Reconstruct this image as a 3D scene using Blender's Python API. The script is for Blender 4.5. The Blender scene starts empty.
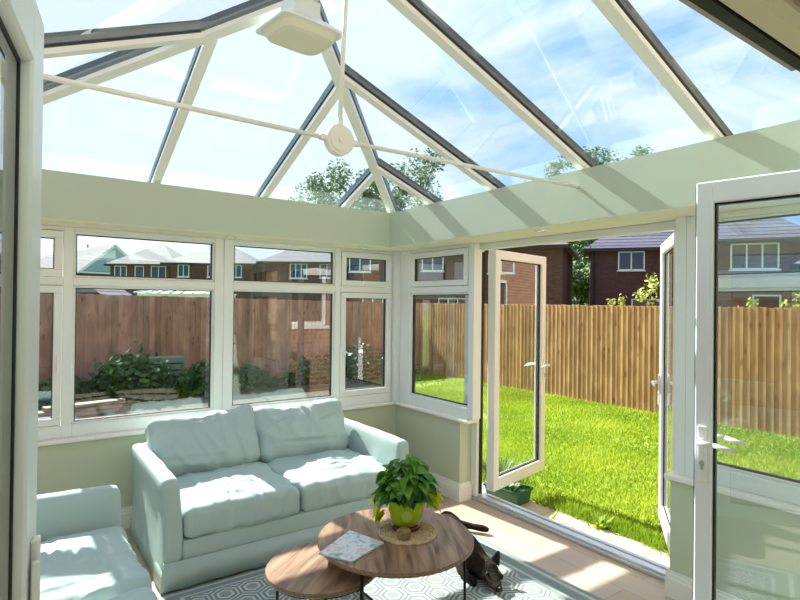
import bpy, bmesh, math, random
from mathutils import Vector, Matrix, noise
PI=math.pi
sc=bpy.context.scene; C=sc.collection
# ------------------------------------------------------------------ camera
YAW=0.6167
cam=bpy.data.cameras.new('camera'); cam.sensor_width=36; cam.lens=549*36/800; cam.clip_start=.02; cam.clip_end=500
co=bpy.data.objects.new('camera',cam); C.objects.link(co); sc.camera=co
pitch=.0071; roll=.0113
F=Vector((math.sin(YAW)*math.cos(pitch),math.cos(YAW)*math.cos(pitch),math.sin(pitch)))
R=Vector((math.cos(YAW),-math.sin(YAW),0)); U=R.cross(F)
R2=R*math.cos(roll)+U*math.sin(roll); U2=U*math.cos(roll)-R*math.sin(roll)
co.matrix_world=Matrix(((R2.x,U2.x,-F.x,0),(R2.y,U2.y,-F.y,0),(R2.z,U2.z,-F.z,1.6),(0,0,0,1)))
# ------------------------------------------------------------------ light
sc.view_settings.view_transform='Standard'; sc.view_settings.look='None'; sc.view_settings.gamma=1
sc.view_settings.use_curve_mapping=False; sc.view_settings.exposure=0.85
sc.cycles.transparent_max_bounces=24; sc.cycles.max_bounces=10; sc.cycles.diffuse_bounces=5
SUN=Vector((-.075,1,.81)).normalized()
sl=bpy.data.lights.new('sun','SUN'); sl.energy=8.6; sl.angle=math.radians(.7); sl.color=(1,.965,.90)
so=bpy.data.objects.new('sun',sl); C.objects.link(so); so.rotation_euler=SUN.to_track_quat('Z','Y').to_euler(); so.location=(-5,10,12)
w=bpy.data.worlds.new('sky'); sc.world=w; w.use_nodes=True; nt=w.node_tree; N=nt.nodes; L=nt.links
bg=N['Background']
tc=N.new('ShaderNodeTexCoord'); mp=N.new('ShaderNodeMapping'); mp.inputs['Scale'].default_value=(1,1,2.4); mp.inputs['Location'].default_value=(.35,.1,.2)
nz=N.new('ShaderNodeTexNoise'); nz.inputs['Scale'].default_value=2.6; nz.inputs['Detail'].default_value=8; nz.inputs['Roughness'].default_value=.55; nz.inputs['Distortion'].default_value=.4
dp=N.new('ShaderNodeVectorMath'); dp.operation='DOT_PRODUCT'; dp.inputs[1].default_value=SUN
mr=N.new('ShaderNodeMapRange'); mr.inputs[1].default_value=.1; mr.inputs[2].default_value=1; mr.inputs[3].default_value=-.04; mr.inputs[4].default_value=.22
ad=N.new('ShaderNodeMath'); ad.operation='ADD'
rp=N.new('ShaderNodeValToRGB'); rp.color_ramp.elements[0].position=.50; rp.color_ramp.elements[1].position=.66
m2=N.new('ShaderNodeMapRange'); m2.inputs[1].default_value=-.3; m2.inputs[2].default_value=.95
sm=N.new('ShaderNodeMix'); sm.data_type='RGBA'; sm.inputs[6].default_value=(.13,.33,.80,1); sm.inputs[7].default_value=(.46,.66,.92,1)
mx=N.new('ShaderNodeMix'); mx.data_type='RGBA'; mx.inputs[7].default_value=(.86,.89,.93,1)
L.new(tc.outputs['Generated'],mp.inputs[0]); L.new(mp.outputs[0],nz.inputs['Vector']); L.new(tc.outputs['Generated'],dp.inputs[0])
L.new(dp.outputs['Value'],mr.inputs[0]); L.new(nz.outputs[0],ad.inputs[0]); L.new(mr.outputs[0],ad.inputs[1]); L.new(ad.outputs[0],rp.inputs[0])
L.new(dp.outputs['Value'],m2.inputs[0]); L.new(m2.outputs[0],sm.inputs[0]); L.new(rp.outputs[0],mx.inputs[0]); L.new(sm.outputs[2],mx.inputs[6]); L.new(mx.outputs[2],bg.inputs[0]); bg.inputs[1].default_value=.80

# ------------------------------------------------------------------ materials
def srgb(r,g,b):
    f=lambda c:(c/255/12.92) if c/255<=.04045 else ((c/255+.055)/1.055)**2.4
    return (f(r),f(g),f(b),1)
def mat(name,col,rough=.5,metal=0,bump=0,bscale=60,var=0,vscale=8,spec=.5,var2=None):
    m=bpy.data.materials.new(name); m.use_nodes=True; t=m.node_tree; b=t.nodes['Principled BSDF']
    b.inputs['Base Color'].default_value=col; b.inputs['Roughness'].default_value=rough; b.inputs['Metallic'].default_value=metal
    b.inputs['Specular IOR Level'].default_value=spec
    tc=t.nodes.new('ShaderNodeTexCoord')
    if var or var2:
        n=t.nodes.new('ShaderNodeTexNoise'); n.inputs['Scale'].default_value=vscale; n.inputs['Detail'].default_value=4
        t.links.new(tc.outputs['Object'],n.inputs['Vector'])
        x=t.nodes.new('ShaderNodeMix'); x.data_type='RGBA'; c2=var2 or tuple(c*(1-var) for c in col[:3])+(1,)
        x.inputs[6].default_value=col; x.inputs[7].default_value=c2
        r=t.nodes.new('ShaderNodeValToRGB'); r.color_ramp.elements[0].position=.38; r.color_ramp.elements[1].position=.62
        t.links.new(n.outputs[0],r.inputs[0]); t.links.new(r.outputs[0],x.inputs[0]); t.links.new(x.outputs[2],b.inputs['Base Color'])
    if bump:
        n=t.nodes.new('ShaderNodeTexNoise'); n.inputs['Scale'].default_value=bscale; n.inputs['Detail'].default_value=3
        t.links.new(tc.outputs['Object'],n.inputs['Vector'])
        bp=t.nodes.new('ShaderNodeBump'); bp.inputs['Strength'].default_value=bump; bp.inputs['Distance'].default_value=.01
        t.links.new(n.outputs[0],bp.inputs['Height']); t.links.new(bp.outputs[0],b.inputs['Normal'])
    return m
def glassmat(name,tint,ior=1.5,extra=0.0):
    m=bpy.data.materials.new(name); m.use_nodes=True; t=m.node_tree; t.nodes.clear()
    o=t.nodes.new('ShaderNodeOutputMaterial'); tr=t.nodes.new('ShaderNodeBsdfTransparent'); tr.inputs[0].default_value=tint
    gl=t.nodes.new('ShaderNodeBsdfGlossy'); gl.inputs['Roughness'].default_value=.0; gl.inputs[0].default_value=(1,1,1,1)
    fr=t.nodes.new('ShaderNodeFresnel'); fr.inputs[0].default_value=ior
    mi=t.nodes.new('ShaderNodeMixShader'); a=t.nodes.new('ShaderNodeMath'); a.operation='ADD'; a.inputs[1].default_value=extra
    geo=t.nodes.new('ShaderNodeNewGeometry'); ab=t.nodes.new('ShaderNodeMath'); ab.operation='SUBTRACT'; ab.inputs[0].default_value=1
    mu=t.nodes.new('ShaderNodeMath'); mu.operation='MULTIPLY'
    t.links.new(geo.outputs['Backfacing'],ab.inputs[1])
    t.links.new(fr.outputs[0],a.inputs[0]); t.links.new(a.outputs[0],mu.inputs[0]); t.links.new(ab.outputs[0],mu.inputs[1])
    t.links.new(mu.outputs[0],mi.inputs[0]); t.links.new(tr.outputs[0],mi.inputs[1]); t.links.new(gl.outputs[0],mi.inputs[2]); t.links.new(mi.outputs[0],o.inputs[0])
    return m
def uvmat(name,rough=.6,spec=.5):
    m=bpy.data.materials.new(name); m.use_nodes=True; t=m.node_tree; b=t.nodes['Principled BSDF']; b.inputs['Roughness'].default_value=rough; b.inputs['Specular IOR Level'].default_value=spec
    u=t.nodes.new('ShaderNodeUVMap'); u.uv_map='UVMap'
    return m,t,b,u
def brickmat(name,c1,c2,mortar,bw=.225,bh=.075,ms=.010,rough=.85,bump=.4,rot=0):
    m,t,b,u=uvmat(name,rough,.2); k=t.nodes.new('ShaderNodeTexBrick')
    mp=t.nodes.new('ShaderNodeMapping'); mp.inputs['Rotation'].default_value=(0,0,rot)
    k.inputs['Color1'].default_value=c1; k.inputs['Color2'].default_value=c2; k.inputs['Mortar'].default_value=mortar
    k.inputs['Scale'].default_value=1; k.inputs['Mortar Size'].default_value=ms; k.inputs['Brick Width'].default_value=bw; k.inputs['Row Height'].default_value=bh; k.inputs['Mortar Smooth'].default_value=.1
    n=t.nodes.new('ShaderNodeTexNoise'); n.inputs['Scale'].default_value=3; x=t.nodes.new('ShaderNodeMix'); x.data_type='RGBA'; x.blend_type='MULTIPLY'; x.inputs[0].default_value=.35
    t.links.new(u.outputs[0],mp.inputs[0]); t.links.new(mp.outputs[0],k.inputs['Vector']); t.links.new(u.outputs[0],n.inputs['Vector'])
    t.links.new(k.outputs[0],x.inputs[6]); t.links.new(n.outputs[0],x.inputs[7]); t.links.new(x.outputs[2],b.inputs['Base Color'])
    bp=t.nodes.new('ShaderNodeBump'); bp.inputs['Strength'].default_value=bump; bp.inputs['Distance'].default_value=.01; bp.invert=True
    t.links.new(k.outputs['Fac'],bp.inputs['Height']); t.links.new(bp.outputs[0],b.inputs['Normal'])
    return m
def woodmat(name,c1,c2,rough=.5,sx=3,sy=40,attr=None,knots=False,spec=.4):
    m,t,b,u=uvmat(name,rough,spec)
    mp=t.nodes.new('ShaderNodeMapping'); mp.inputs['Scale'].default_value=(sx,sy,1)
    n=t.nodes.new('ShaderNodeTexNoise'); n.inputs['Scale'].default_value=1; n.inputs['Detail'].default_value=5; n.inputs['Distortion'].default_value=.6
    r=t.nodes.new('ShaderNodeValToRGB'); r.color_ramp.elements[0].position=.3; r.color_ramp.elements[1].position=.7; r.color_ramp.elements[0].color=c1; r.color_ramp.elements[1].color=c2
    t.links.new(u.outputs[0],mp.inputs[0]); t.links.new(mp.outputs[0],n.inputs['Vector']); t.links.new(n.outputs[0],r.inputs[0])
    out=r.outputs[0]
    if knots:
        v=t.nodes.new('ShaderNodeTexVoronoi'); v.inputs['Scale'].default_value=1; mk=t.nodes.new('ShaderNodeMapping'); mk.inputs['Scale'].default_value=(7,3.2,1)
        t.links.new(u.outputs[0],mk.inputs[0]); t.links.new(mk.outputs[0],v.inputs['Vector'])
        kr=t.nodes.new('ShaderNodeValToRGB'); kr.color_ramp.elements[0].position=.06; kr.color_ramp.elements[1].position=.22; kr.color_ramp.elements[0].color=(.35,.25,.16,1); kr.color_ramp.elements[1].color=(1,1,1,1)
        x=t.nodes.new('ShaderNodeMix'); x.data_type='RGBA'; x.blend_type='MULTIPLY'; x.inputs[0].default_value=.75
        t.links.new(v.outputs[0],kr.inputs[0]); t.links.new(out,x.inputs[6]); t.links.new(kr.outputs[0],x.inputs[7]); out=x.outputs[2]
    if attr:
        a=t.nodes.new('ShaderNodeAttribute'); a.attribute_name=attr; x=t.nodes.new('ShaderNodeMix'); x.data_type='RGBA'; x.blend_type='MULTIPLY'; x.inputs[0].default_value=1
        mr=t.nodes.new('ShaderNodeMapRange'); mr.inputs[3].default_value=.74; mr.inputs[4].default_value=1.12
        t.links.new(a.outputs['Fac'],mr.inputs[0]); t.links.new(out,x.inputs[6]); t.links.new(mr.outputs[0],x.inputs[7]); out=x.outputs[2]
    t.links.new(out,b.inputs['Base Color']); return m
def leafmat(name,cols,rough=.45,trans=.3):
    m=bpy.data.materials.new(name); m.use_nodes=True; t=m.node_tree; b=t.nodes['Principled BSDF']; b.inputs['Roughness'].default_value=rough; b.inputs['Specular IOR Level'].default_value=.35
    a=t.nodes.new('ShaderNodeAttribute'); a.attribute_name='rnd'; r=t.nodes.new('ShaderNodeValToRGB'); e=r.color_ramp.elements
    e[0].color=cols[0]; e[1].color=cols[-1]
    for i,c in enumerate(cols[1:-1]): q=e.new((i+1)/(len(cols)-1)); q.color=c
    t.links.new(a.outputs['Fac'],r.inputs[0]); t.links.new(r.outputs[0],b.inputs['Base Color'])
    tr=t.nodes.new('ShaderNodeBsdfTranslucent'); mi=t.nodes.new('ShaderNodeMixShader'); mi.inputs[0].default_value=trans
    t.links.new(r.outputs[0],tr.inputs[0]); o=t.nodes['Material Output']; t.links.new(b.outputs[0],mi.inputs[1]); t.links.new(tr.outputs[0],mi.inputs[2]); t.links.new(mi.outputs[0],o.inputs[0])
    return m
M={}
M['upvc']=mat('white_plastic',srgb(236,239,236),.32)
M['rafter']=mat('roof_bar_white',srgb(242,240,232),.35)
M['cap']=mat('roof_cap_grey',srgb(66,88,98),.3,.2)
M['gasket']=mat('black_rubber',srgb(22,24,26),.6)
M['paint']=mat('cream_green_paint',srgb(197,205,179),.7,bump=.07,bscale=18)
M['soffit']=mat('bounce_soffit_paint',srgb(228,224,200),.7)  # warm bounce from below mixed into the paint colour
M['white']=mat('white_gloss',srgb(240,238,230),.35)
M['glass']=glassmat('window_glass',(.94,.965,.96,1),1.5,.09)
M['roofglass']=glassmat('roof_glass',(.86,.93,.97,1),1.5,.03)
M['fabric']=mat('pale_duck_egg_fabric',srgb(181,201,198),.85,bump=.25,bscale=600,spec=.15)
M['chrome']=mat('chrome',(.75,.75,.75,1),.2,1)
M['alu']=mat('silver_aluminium',srgb(212,216,220),.3,.5)
M['metal']=mat('black_metal',srgb(32,30,32),.4,.6)
M['brick_red']=brickmat('dark_red_brick',srgb(116,72,66),srgb(96,58,54),srgb(110,84,80))
M['brick_own']=brickmat('orange_brick',srgb(172,118,90),srgb(146,94,72),srgb(176,162,142))
M['tile_pale']=brickmat('pale_roof_tile',srgb(158,154,154),srgb(150,146,148),srgb(96,92,98),40,.30,.035,.85,.8)
M['tile_grey']=brickmat('grey_roof_tile',srgb(140,136,150),srgb(122,118,132),srgb(66,62,70),40,.32,.04,.85,.8)
M['tile_slate']=brickmat('slate_roof_tile',srgb(92,104,116),srgb(80,92,104),srgb(50,58,66),40,.30,.03,.85,.8)
M['tile_brown']=brickmat('brown_roof_tile',srgb(170,140,130),srgb(150,124,116),srgb(88,70,66),40,.32,.04,.85,.8)
M['fence']=woodmat('fence_board_wood',srgb(162,122,80),srgb(208,168,118),.8,6,2.0,'rnd',True,.15)
M['fence2']=woodmat('reddish_fence_board_wood',srgb(160,122,94),srgb(208,168,134),.8,6,2.0,'rnd',True,.15)
M['table']=woodmat('walnut_table_wood',srgb(88,62,46),srgb(176,140,112),.38,26,3.2)
M['floor']=brickmat('oak_laminate',srgb(212,192,172),srgb(198,176,154),srgb(156,134,114),1.2,.19,.0016,.42,.05,PI/2)
M['paving']=brickmat('sandstone_paving',srgb(222,208,184),srgb(208,192,164),srgb(176,164,140),.45,.3,.012,.8,.4,.0)
M['soil']=mat('dark_soil',srgb(58,50,38),.95,bump=.6,bscale=30,var2=srgb(64,70,40),vscale=3)
M['lawn']=mat('lawn_ground',srgb(118,144,38),.95,bump=.5,bscale=60,var2=srgb(152,168,58),vscale=2.5)
M['grass']=leafmat('grass_blade',[srgb(108,138,26),srgb(146,172,42),srgb(184,198,72)],.6,.45)
M['leaf_far']=leafmat('tree_leaf',[srgb(70,105,50),srgb(105,135,75),srgb(150,172,110)],.6,.3)
M['leaf_sap']=leafmat('sapling_leaf',[srgb(120,140,50),srgb(170,180,80),srgb(205,190,100)],.6,.3)
M['leaf_shrub']=leafmat('shrub_leaf',[srgb(30,62,24),srgb(50,90,34),srgb(86,122,44)],.5,.2)
M['leaf_pot']=leafmat('house_plant_leaf',[srgb(34,86,22),srgb(70,132,34),srgb(126,178,58)],.3,.25)
M['leaf_yel']=leafmat('yellow_green_leaf',[srgb(176,200,30),srgb(222,226,40),srgb(236,238,90)],.35,.35)
M['bark']=mat('bark',srgb(96,78,58),.9)
M['curtain']=mat('winpane',srgb(50,56,62),.12,spec=.8)
M['black']=mat('dark_gutter',srgb(34,34,38),.5)
M['pot']=mat('lime_glaze',srgb(178,208,24),.15,spec=.6)
M['saucer']=mat('red_brown_glaze',srgb(120,44,24),.25)
M['wicker']=mat('seagrass',srgb(222,196,156),.8,bump=.8,bscale=160,var=.3,vscale=60)
M['cork']=mat('carved_wood',srgb(176,140,102),.7,var=.3,vscale=70)
M['dog']=mat('black_brown_fur',srgb(34,25,22),.85,spec=.2,bump=1.0,bscale=120,var2=srgb(54,40,34),vscale=14)
M['dark']=mat('near_black',srgb(14,12,12),.5)
M['box_green']=mat('green_trough_plastic',srgb(40,96,60),.4)
def rugmat():
    m,t,b,u=uvmat('hexagon_rug_weave',.95,.1)
    nd=lambda op,a=None,bb=None:(lambda x:(setattr(x,'operation',op),[t.links.new(v,x.inputs[i]) if not isinstance(v,(int,float)) else setattr(x.inputs[i],'default_value',v) for i,v in enumerate((a,bb)) if v is not None],x.outputs[0])[-1])(t.nodes.new('ShaderNodeMath'))
    s=t.nodes.new('ShaderNodeSeparateXYZ'); t.links.new(u.outputs[0],s.inputs[0]); W=.15
    X=nd('DIVIDE',s.outputs[0],W); Y=nd('DIVIDE',s.outputs[1],W); q=math.sqrt(3)
    def cell(ox,oy):
        a=nd('SUBTRACT',nd('FLOORED_MODULO',nd('ADD',X,ox),1.0),.5); c=nd('SUBTRACT',nd('FLOORED_MODULO',nd('ADD',Y,oy),q),q/2)
        ax=nd('ABSOLUTE',a); ay=nd('ABSOLUTE',c)
        return nd('MAXIMUM',ax,nd('ADD',nd('MULTIPLY',ax,.5),nd('MULTIPLY',ay,.8660)))
    d=nd('MINIMUM',cell(0,0),cell(.5,q/2))
    r=t.nodes.new('ShaderNodeValToRGB'); r.color_ramp.interpolation='CONSTANT'; e=r.color_ramp.elements
    g=srgb(124,137,136); wv=srgb(200,201,194); g2=srgb(146,156,153)
    e[0].position=0; e[0].color=g2; e[1].position=.2; e[1].color=wv
    for p,c in ((.29,g),(.385,wv),(.455,g)): k=e.new(p); k.color=c
    t.links.new(d,r.inputs[0])
    a=t.nodes.new('ShaderNodeTexNoise'); a.inputs['Scale'].default_value=500; t.links.new(u.outputs[0],a.inputs['Vector'])
    bp=t.nodes.new('ShaderNodeBump'); bp.inputs['Strength'].default_value=.4; bp.inputs['Distance'].default_value=.004; t.links.new(a.outputs[0],bp.inputs['Height']); t.links.new(bp.outputs[0],b.inputs['Normal'])
    t.links.new(r.outputs[0],b.inputs['Base Color']); return m
M['rug']=rugmat(); M['rugb']=mat('rug_border_sage',srgb(132,146,143),.95,bump=.3,bscale=400); M['rugw']=mat('rug_border_pale',srgb(186,194,188),.95,bump=.3,bscale=400)
def magmat():
    m,t,b,u=uvmat('magazine_cover_print',.3,.5)
    n=t.nodes.new('ShaderNodeTexNoise'); n.inputs['Scale'].default_value=13; n.inputs['Detail'].default_value=5; n.inputs['Distortion'].default_value=1.2
    r=t.nodes.new('ShaderNodeValToRGB'); e=r.color_ramp.elements; e[0].position=.25; e[0].color=srgb(40,90,50); e[1].position=.8; e[1].color=srgb(60,110,70)
    for p,c in ((.36,srgb(130,165,170)),(.44,srgb(205,220,230)),(.52,srgb(222,222,228)),(.6,srgb(222,178,160)),(.65,srgb(190,210,220))): k=e.new(p); k.color=c
    t.links.new(u.outputs[0],n.inputs['Vector']); t.links.new(n.outputs[0],r.inputs[0]); t.links.new(r.outputs[0],b.inputs['Base Color']); return m
M['mag']=magmat(); M['paper']=mat('paper_edge',srgb(225,225,220),.6)

# ------------------------------------------------------------------ mesh helpers
def boxuv(bm):
    uv=bm.loops.layers.uv.get('UVMap') or bm.loops.layers.uv.new('UVMap')
    for f in bm.faces:
        n=f.normal
        if n.length<.1: f.normal_update(); n=f.normal
        ax,ay,az=abs(n.x),abs(n.y),abs(n.z)
        if az>.95: 
            for l in f.loops: l[uv].uv=(l.vert.co.x,l.vert.co.y)
        else:
            h=Vector((-n.y,n.x,0)); h=h.normalized() if h.length>1e-6 else Vector((1,0,0)); v=n.cross(h)
            for l in f.loops: l[uv].uv=(l.vert.co.dot(h),l.vert.co.dot(v))
def obj(name,bm,m,parent=None,smooth=False,rnd=None,uv=True):
    bm.normal_update()
    if uv: boxuv(bm)
    me=bpy.data.meshes.new(name); bm.to_mesh(me)
    if rnd is not None:
        a=me.attributes.new('rnd','FLOAT','FACE'); a.data.foreach_set('value',rnd)
    bm.free(); me.materials.append(M[m] if isinstance(m,str) else m)
    if smooth: me.polygons.foreach_set('use_smooth',[True]*len(me.polygons))
    o=bpy.data.objects.new(name,me); C.objects.link(o)
    if parent: o.parent=parent
    return o
def tag(o,label=None,cat=None,group=None,kind=None):
    for k,v in (('label',label),('category',cat),('group',group),('kind',kind)):
        if v: o[k]=v
    return o
def thing(name,label,cat,loc=(0,0,0),rz=0,group=None,kind=None):
    o=bpy.data.objects.new(name,None); C.objects.link(o); o.location=loc; o.rotation_euler=(0,0,rz); o.empty_display_size=.1
    return tag(o,label,cat,group,kind)
def struct(name,label=None,cat=None):
    return thing(name,label,cat,kind='structure')
def bx(bm,a,b,bev=0,seg=2):
    x0,y0,z0=[min(p,q) for p,q in zip(a,b)]; x1,y1,z1=[max(p,q) for p,q in zip(a,b)]
    r=bmesh.ops.create_cube(bm,size=1); vs=r['verts']
    for v in vs: v.co=Vector(((x0+x1)/2+v.co.x*(x1-x0),(y0+y1)/2+v.co.y*(y1-y0),(z0+z1)/2+v.co.z*(z1-z0)))
    if bev: bmesh.ops.bevel(bm,geom=list({e for v in vs for e in v.link_edges}),offset=bev,segments=seg,affect='EDGES',profile=.5)
def box(a,b,bev=0,seg=2):
    bm=bmesh.new(); bx(bm,a,b,bev,seg); return bm
def prism(bm,poly,ext):
    """poly: 3D points planar, ext: vector"""
    n=len(poly); e=Vector(ext); a=[bm.verts.new(p) for p in poly]; b=[bm.verts.new(Vector(p)+e) for p in poly]
    fs=[bm.faces.new(a),bm.faces.new(b[::-1])]
    for i in range(n): fs.append(bm.faces.new((a[i],b[i],b[(i+1)%n],a[(i+1)%n])))
    bmesh.ops.recalc_face_normals(bm,faces=fs)
def tube(bm,p,q,r,r2=None,n=12,cap=True):
    p=Vector(p); q=Vector(q); r2=r if r2 is None else r2; d=q-p; L_=d.length
    rot=d.to_track_quat('Z','Y').to_matrix().to_4x4(); mt=Matrix.Translation((p+q)/2)@rot
    bmesh.ops.create_cone(bm,cap_ends=cap,segments=n,radius1=r,radius2=r2,depth=L_,matrix=mt)
def bar(bm,p,q,w,h,up=(0,0,1),off=0):
    """bar of width w, height h hanging from line p-q; off shifts along up-normal"""
    p=Vector(p); q=Vector(q); d=(q-p).normalized(); s=d.cross(Vector(up)).normalized(); u=s.cross(d).normalized()
    P=[p+s*(-w/2)+u*off,p+s*(w/2)+u*off,p+s*(w/2)+u*(off+h),p+s*(-w/2)+u*(off+h)]
    prism(bm,P,q-p)
def lathe(bm,prof,n=48,c=(0,0,0)):
    rings=[]
    for r,z in prof:
        if r<1e-5: rings.append([bm.verts.new((c[0],c[1],c[2]+z))])
        else: rings.append([bm.verts.new((c[0]+r*math.cos(2*PI*i/n),c[1]+r*math.sin(2*PI*i/n),c[2]+z)) for i in range(n)])
    for a,b in zip(rings,rings[1:]):
        for i in range(n):
            j=(i+1)%n; A=a[i%len(a)],a[j%len(a)]; B=b[i%len(b)],b[j%len(b)]
            vs=[]; [vs.append(v) for v in (A[0],A[1],B[1],B[0]) if v not in vs]
            if len(vs)>2: bm.faces.new(vs)
    bmesh.ops.recalc_face_normals(bm,faces=bm.faces)

# ------------------------------------------------------------------ key dimensions (metres)
XW,YW=3.02,4.31          # inner face of window frames on right / back wall
XF,YF=2.997,4.28         # plaster face of the dwarf walls
XP,YP=2.717,4.0          # pelmet faces
XL=-.42; XLF=-.70; XLW=-.72   # left side: pelmet face, wall face, frame face
ZS=2.10; ZP=2.40; ZD=.648
YH=.42                    # house wall outer face / door frame
# ------------------------------------------------------------------ floor and ground
f=obj('floor',box((-4,-4,-.15),(3.14,4.45,0)),'floor'); tag(f,kind='structure')
bm=bmesh.new(); bx(bm,(-4,4.60,-.4),(3.76,12.2,-.14)); g=obj('ground_soil',bm,'soil'); tag(g,'dark soil garden bed and bare ground behind the conservatory','soil',kind='structure')
g=obj('ground_lawn',box((3.76,-8,-.4),(8.6,12.2,-.135)),'lawn'); tag(g,'flat green ground under the lawn grass','ground',kind='structure')
g=obj('ground_far',box((-90,-40,-.6),(110,140,-.41)),'lawn'); tag(g,'distant flat ground beyond the garden fences','ground',kind='structure')
g=obj('paving_strip',box((3.26,.42,-.3),(3.76,4.6,-.115)),'paving'); tag(g,'pale sandstone paving strip between door threshold and lawn','paving',kind='structure')
g=obj('ground_bed',box((3.76,9.2,-.3),(6.5,11.9,-.128)),'soil'); tag(g,'dark soil bed at the back corner of the lawn','soil',kind='structure')
g=obj('paving_side',box((3.26,.42,-.3),(4.0,4.6,-.3)),'paving') if 0 else None

# ------------------------------------------------------------------ walls
def wallbox(name,parts,m='paint'):
    bm=bmesh.new()
    for a,b in parts: bx(bm,a,b)
    o=obj(name,bm,m); tag(o,kind='structure'); return o
wb=wallbox('wall_back',[((XLF,YF,0),(XF,YF+.10,ZD+.005))])
wr=wallbox('wall_right',[((XF,3.363,0),(XF+.125,YF+.10,ZD+.005)),((XF,YH,0),(XF+.125,1.615,ZD+.005))])
wl=wallbox('wall_left',[((XLF-.12,YH,0),(XLF,YF+.10,ZD+.005))])
bm=bmesh.new()
bx(bm,(XLF-.13,YF+.105,-.2),(XF+.28,YF+.21,ZD-.02)); bx(bm,(XF+.13,3.37,-.2),(XF+.24,YF+.105,ZD-.02)); bx(bm,(XF+.13,YH+.01,-.2),(XF+.24,1.64,ZD-.02)); bx(bm,(XLF-.24,YH+.01,-.2),(XLF-.13,YF+.21,ZD-.02))
o=obj('wall_outer',bm,'brick_own'); tag(o,kind='structure')
# house wall with the opening the camera stands in
bm=bmesh.new(); OX0,OX1=-.22,2.46
bx(bm,(-4,.12,0),(OX0,.34,2.62)); bx(bm,(OX1,.12,0),(3.2,.34,2.62)); bx(bm,(OX0,.12,2.17),(OX1,.34,2.62))
o=obj('wall_house',bm,'paint'); tag(o,kind='structure')
bm=bmesh.new()   # exterior brick of own house: above the roof and to the right
bx(bm,(-4,.13,2.62),(3.2,.40,5.6)); bx(bm,(3.2,.13,-.3),(3.55,.40,5.6)); bx(bm,(4.35,.13,-.3),(8.5,.40,5.6)); bx(bm,(3.55,.13,-.3),(4.35,.40,1.22)); bx(bm,(3.55,.13,2.2),(4.35,.40,5.6)); bx(bm,(-4,.34,-.2),(XLF-.26,.40,2.62))
o=obj('wall_exterior',bm,'brick_own'); tag(o,kind='structure')
bm=bmesh.new(); bx(bm,(OX1+.01,.341,0),(XF-.001,YH-.03,2.9)); bx(bm,(XLF+.01,.341,0),(OX0-.01,YH-.03,2.9)); bx(bm,(OX0-.01,.341,2.17),(OX1+.01,YH-.03,2.55))
o=obj('wall_front',bm,'paint'); tag(o,kind='structure')
# room behind the camera; its rear opening is added to let skylight in
bm=bmesh.new(); bx(bm,(-4,-4.1,0),(-2.5,-4,2.6)); bx(bm,(2.5,-4.1,0),(4,-4,2.6)); bx(bm,(-2.5,-4.1,2.3),(2.5,-4,2.6)); bx(bm,(-2.5,-4.1,0),(2.5,-4,.4)); bx(bm,(-4.1,-4,0),(-4,.12,2.6)); bx(bm,(4,-4,0),(4.1,.12,2.6)); bx(bm,(3.14,-4,-.15),(4,.1,0))
o=obj('wall_room',bm,'paint'); tag(o,kind='structure')
o=obj('ceiling_room',box((-4,-4,2.5),(4,.12,2.6)),'white'); tag(o,kind='structure')
mc=bpy.data.materials.new('added_net_curtain'); mc.use_nodes=True; t_=mc.node_tree; tl=t_.nodes.new('ShaderNodeBsdfTranslucent'); tl.inputs[0].default_value=srgb(232,230,220); mi=t_.nodes.new('ShaderNodeMixShader'); mi.inputs[0].default_value=.6
t_.nodes['Principled BSDF'].inputs['Base Color'].default_value=srgb(225,222,210); t_.links.new(t_.nodes['Principled BSDF'].outputs[0],mi.inputs[1]); t_.links.new(tl.outputs[0],mi.inputs[2]); t_.links.new(mi.outputs[0],t_.nodes['Material Output'].inputs[0])
bm=bmesh.new(); va=[];vb=[]  # unseen curtain, added to soften daylight from the added rear opening
for i in range(241): x=-2.6+5.2*i/240; y=-3.93+.03*math.sin(i*.42); va.append(bm.verts.new((x,y,.3))); vb.append(bm.verts.new((x,y,2.36)))
for i in range(240): bm.faces.new((va[i],va[i+1],vb[i+1],vb[i]))
o=obj('added_net_curtain',bm,mc,None,True); tag(o,'unseen white net curtain added over the added rear opening for soft daylight','curtain'); addmod_=o.modifiers.new('m','SOLIDIFY'); addmod_.thickness=.004
# kitchen window on the outside brick wall
wk=struct('window_8','white kitchen window in the sunlit orange brick wall outside','window')
bm=bmesh.new(); bx(bm,(3.55,.3,1.22),(4.35,.38,1.29)); bx(bm,(3.55,.3,2.13),(4.35,.38,2.2)); bx(bm,(3.55,.3,1.29),(3.62,.38,2.13)); bx(bm,(4.28,.3,1.29),(4.35,.38,2.13)); bx(bm,(3.5,.36,1.17),(4.4,.44,1.22)); obj('window_frame',bm,'upvc',wk)
obj('window_glass',box((3.62,.32,1.29),(4.28,.33,2.13)),'curtain',wk)

# pelmets (plaster box beams) : back, right, left
def pelmet(name,sec,ext,m='paint'):
    bm=bmesh.new(); prism(bm,sec,ext); o=obj(name,bm,m); tag(o,kind='structure'); return o
YE,XE=YW+.12,XW+.14; XLE=XLW-.12
pelmet('trim_1',[(XP,YH,ZS),(XP,YH,ZP),(XP+.12,YH,ZP-.0),(XE,YH,ZP-.14),(XE,YH,ZS)],(0,YE-YH,0))
pelmet('trim_2',[(XL,YP,ZS),(XL,YP,ZP),(XL,YP+.12,ZP),(XL,YE,ZP-.14),(XL,YE,ZS)],(XP-XL,0,0))
pelmet('trim_3',[(XL,YH,ZS),(XL,YH,ZP),(XL-.12,YH,ZP),(XLE,YH,ZP-.14),(XLE,YH,ZS)],(0,YE-YH,0))
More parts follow.
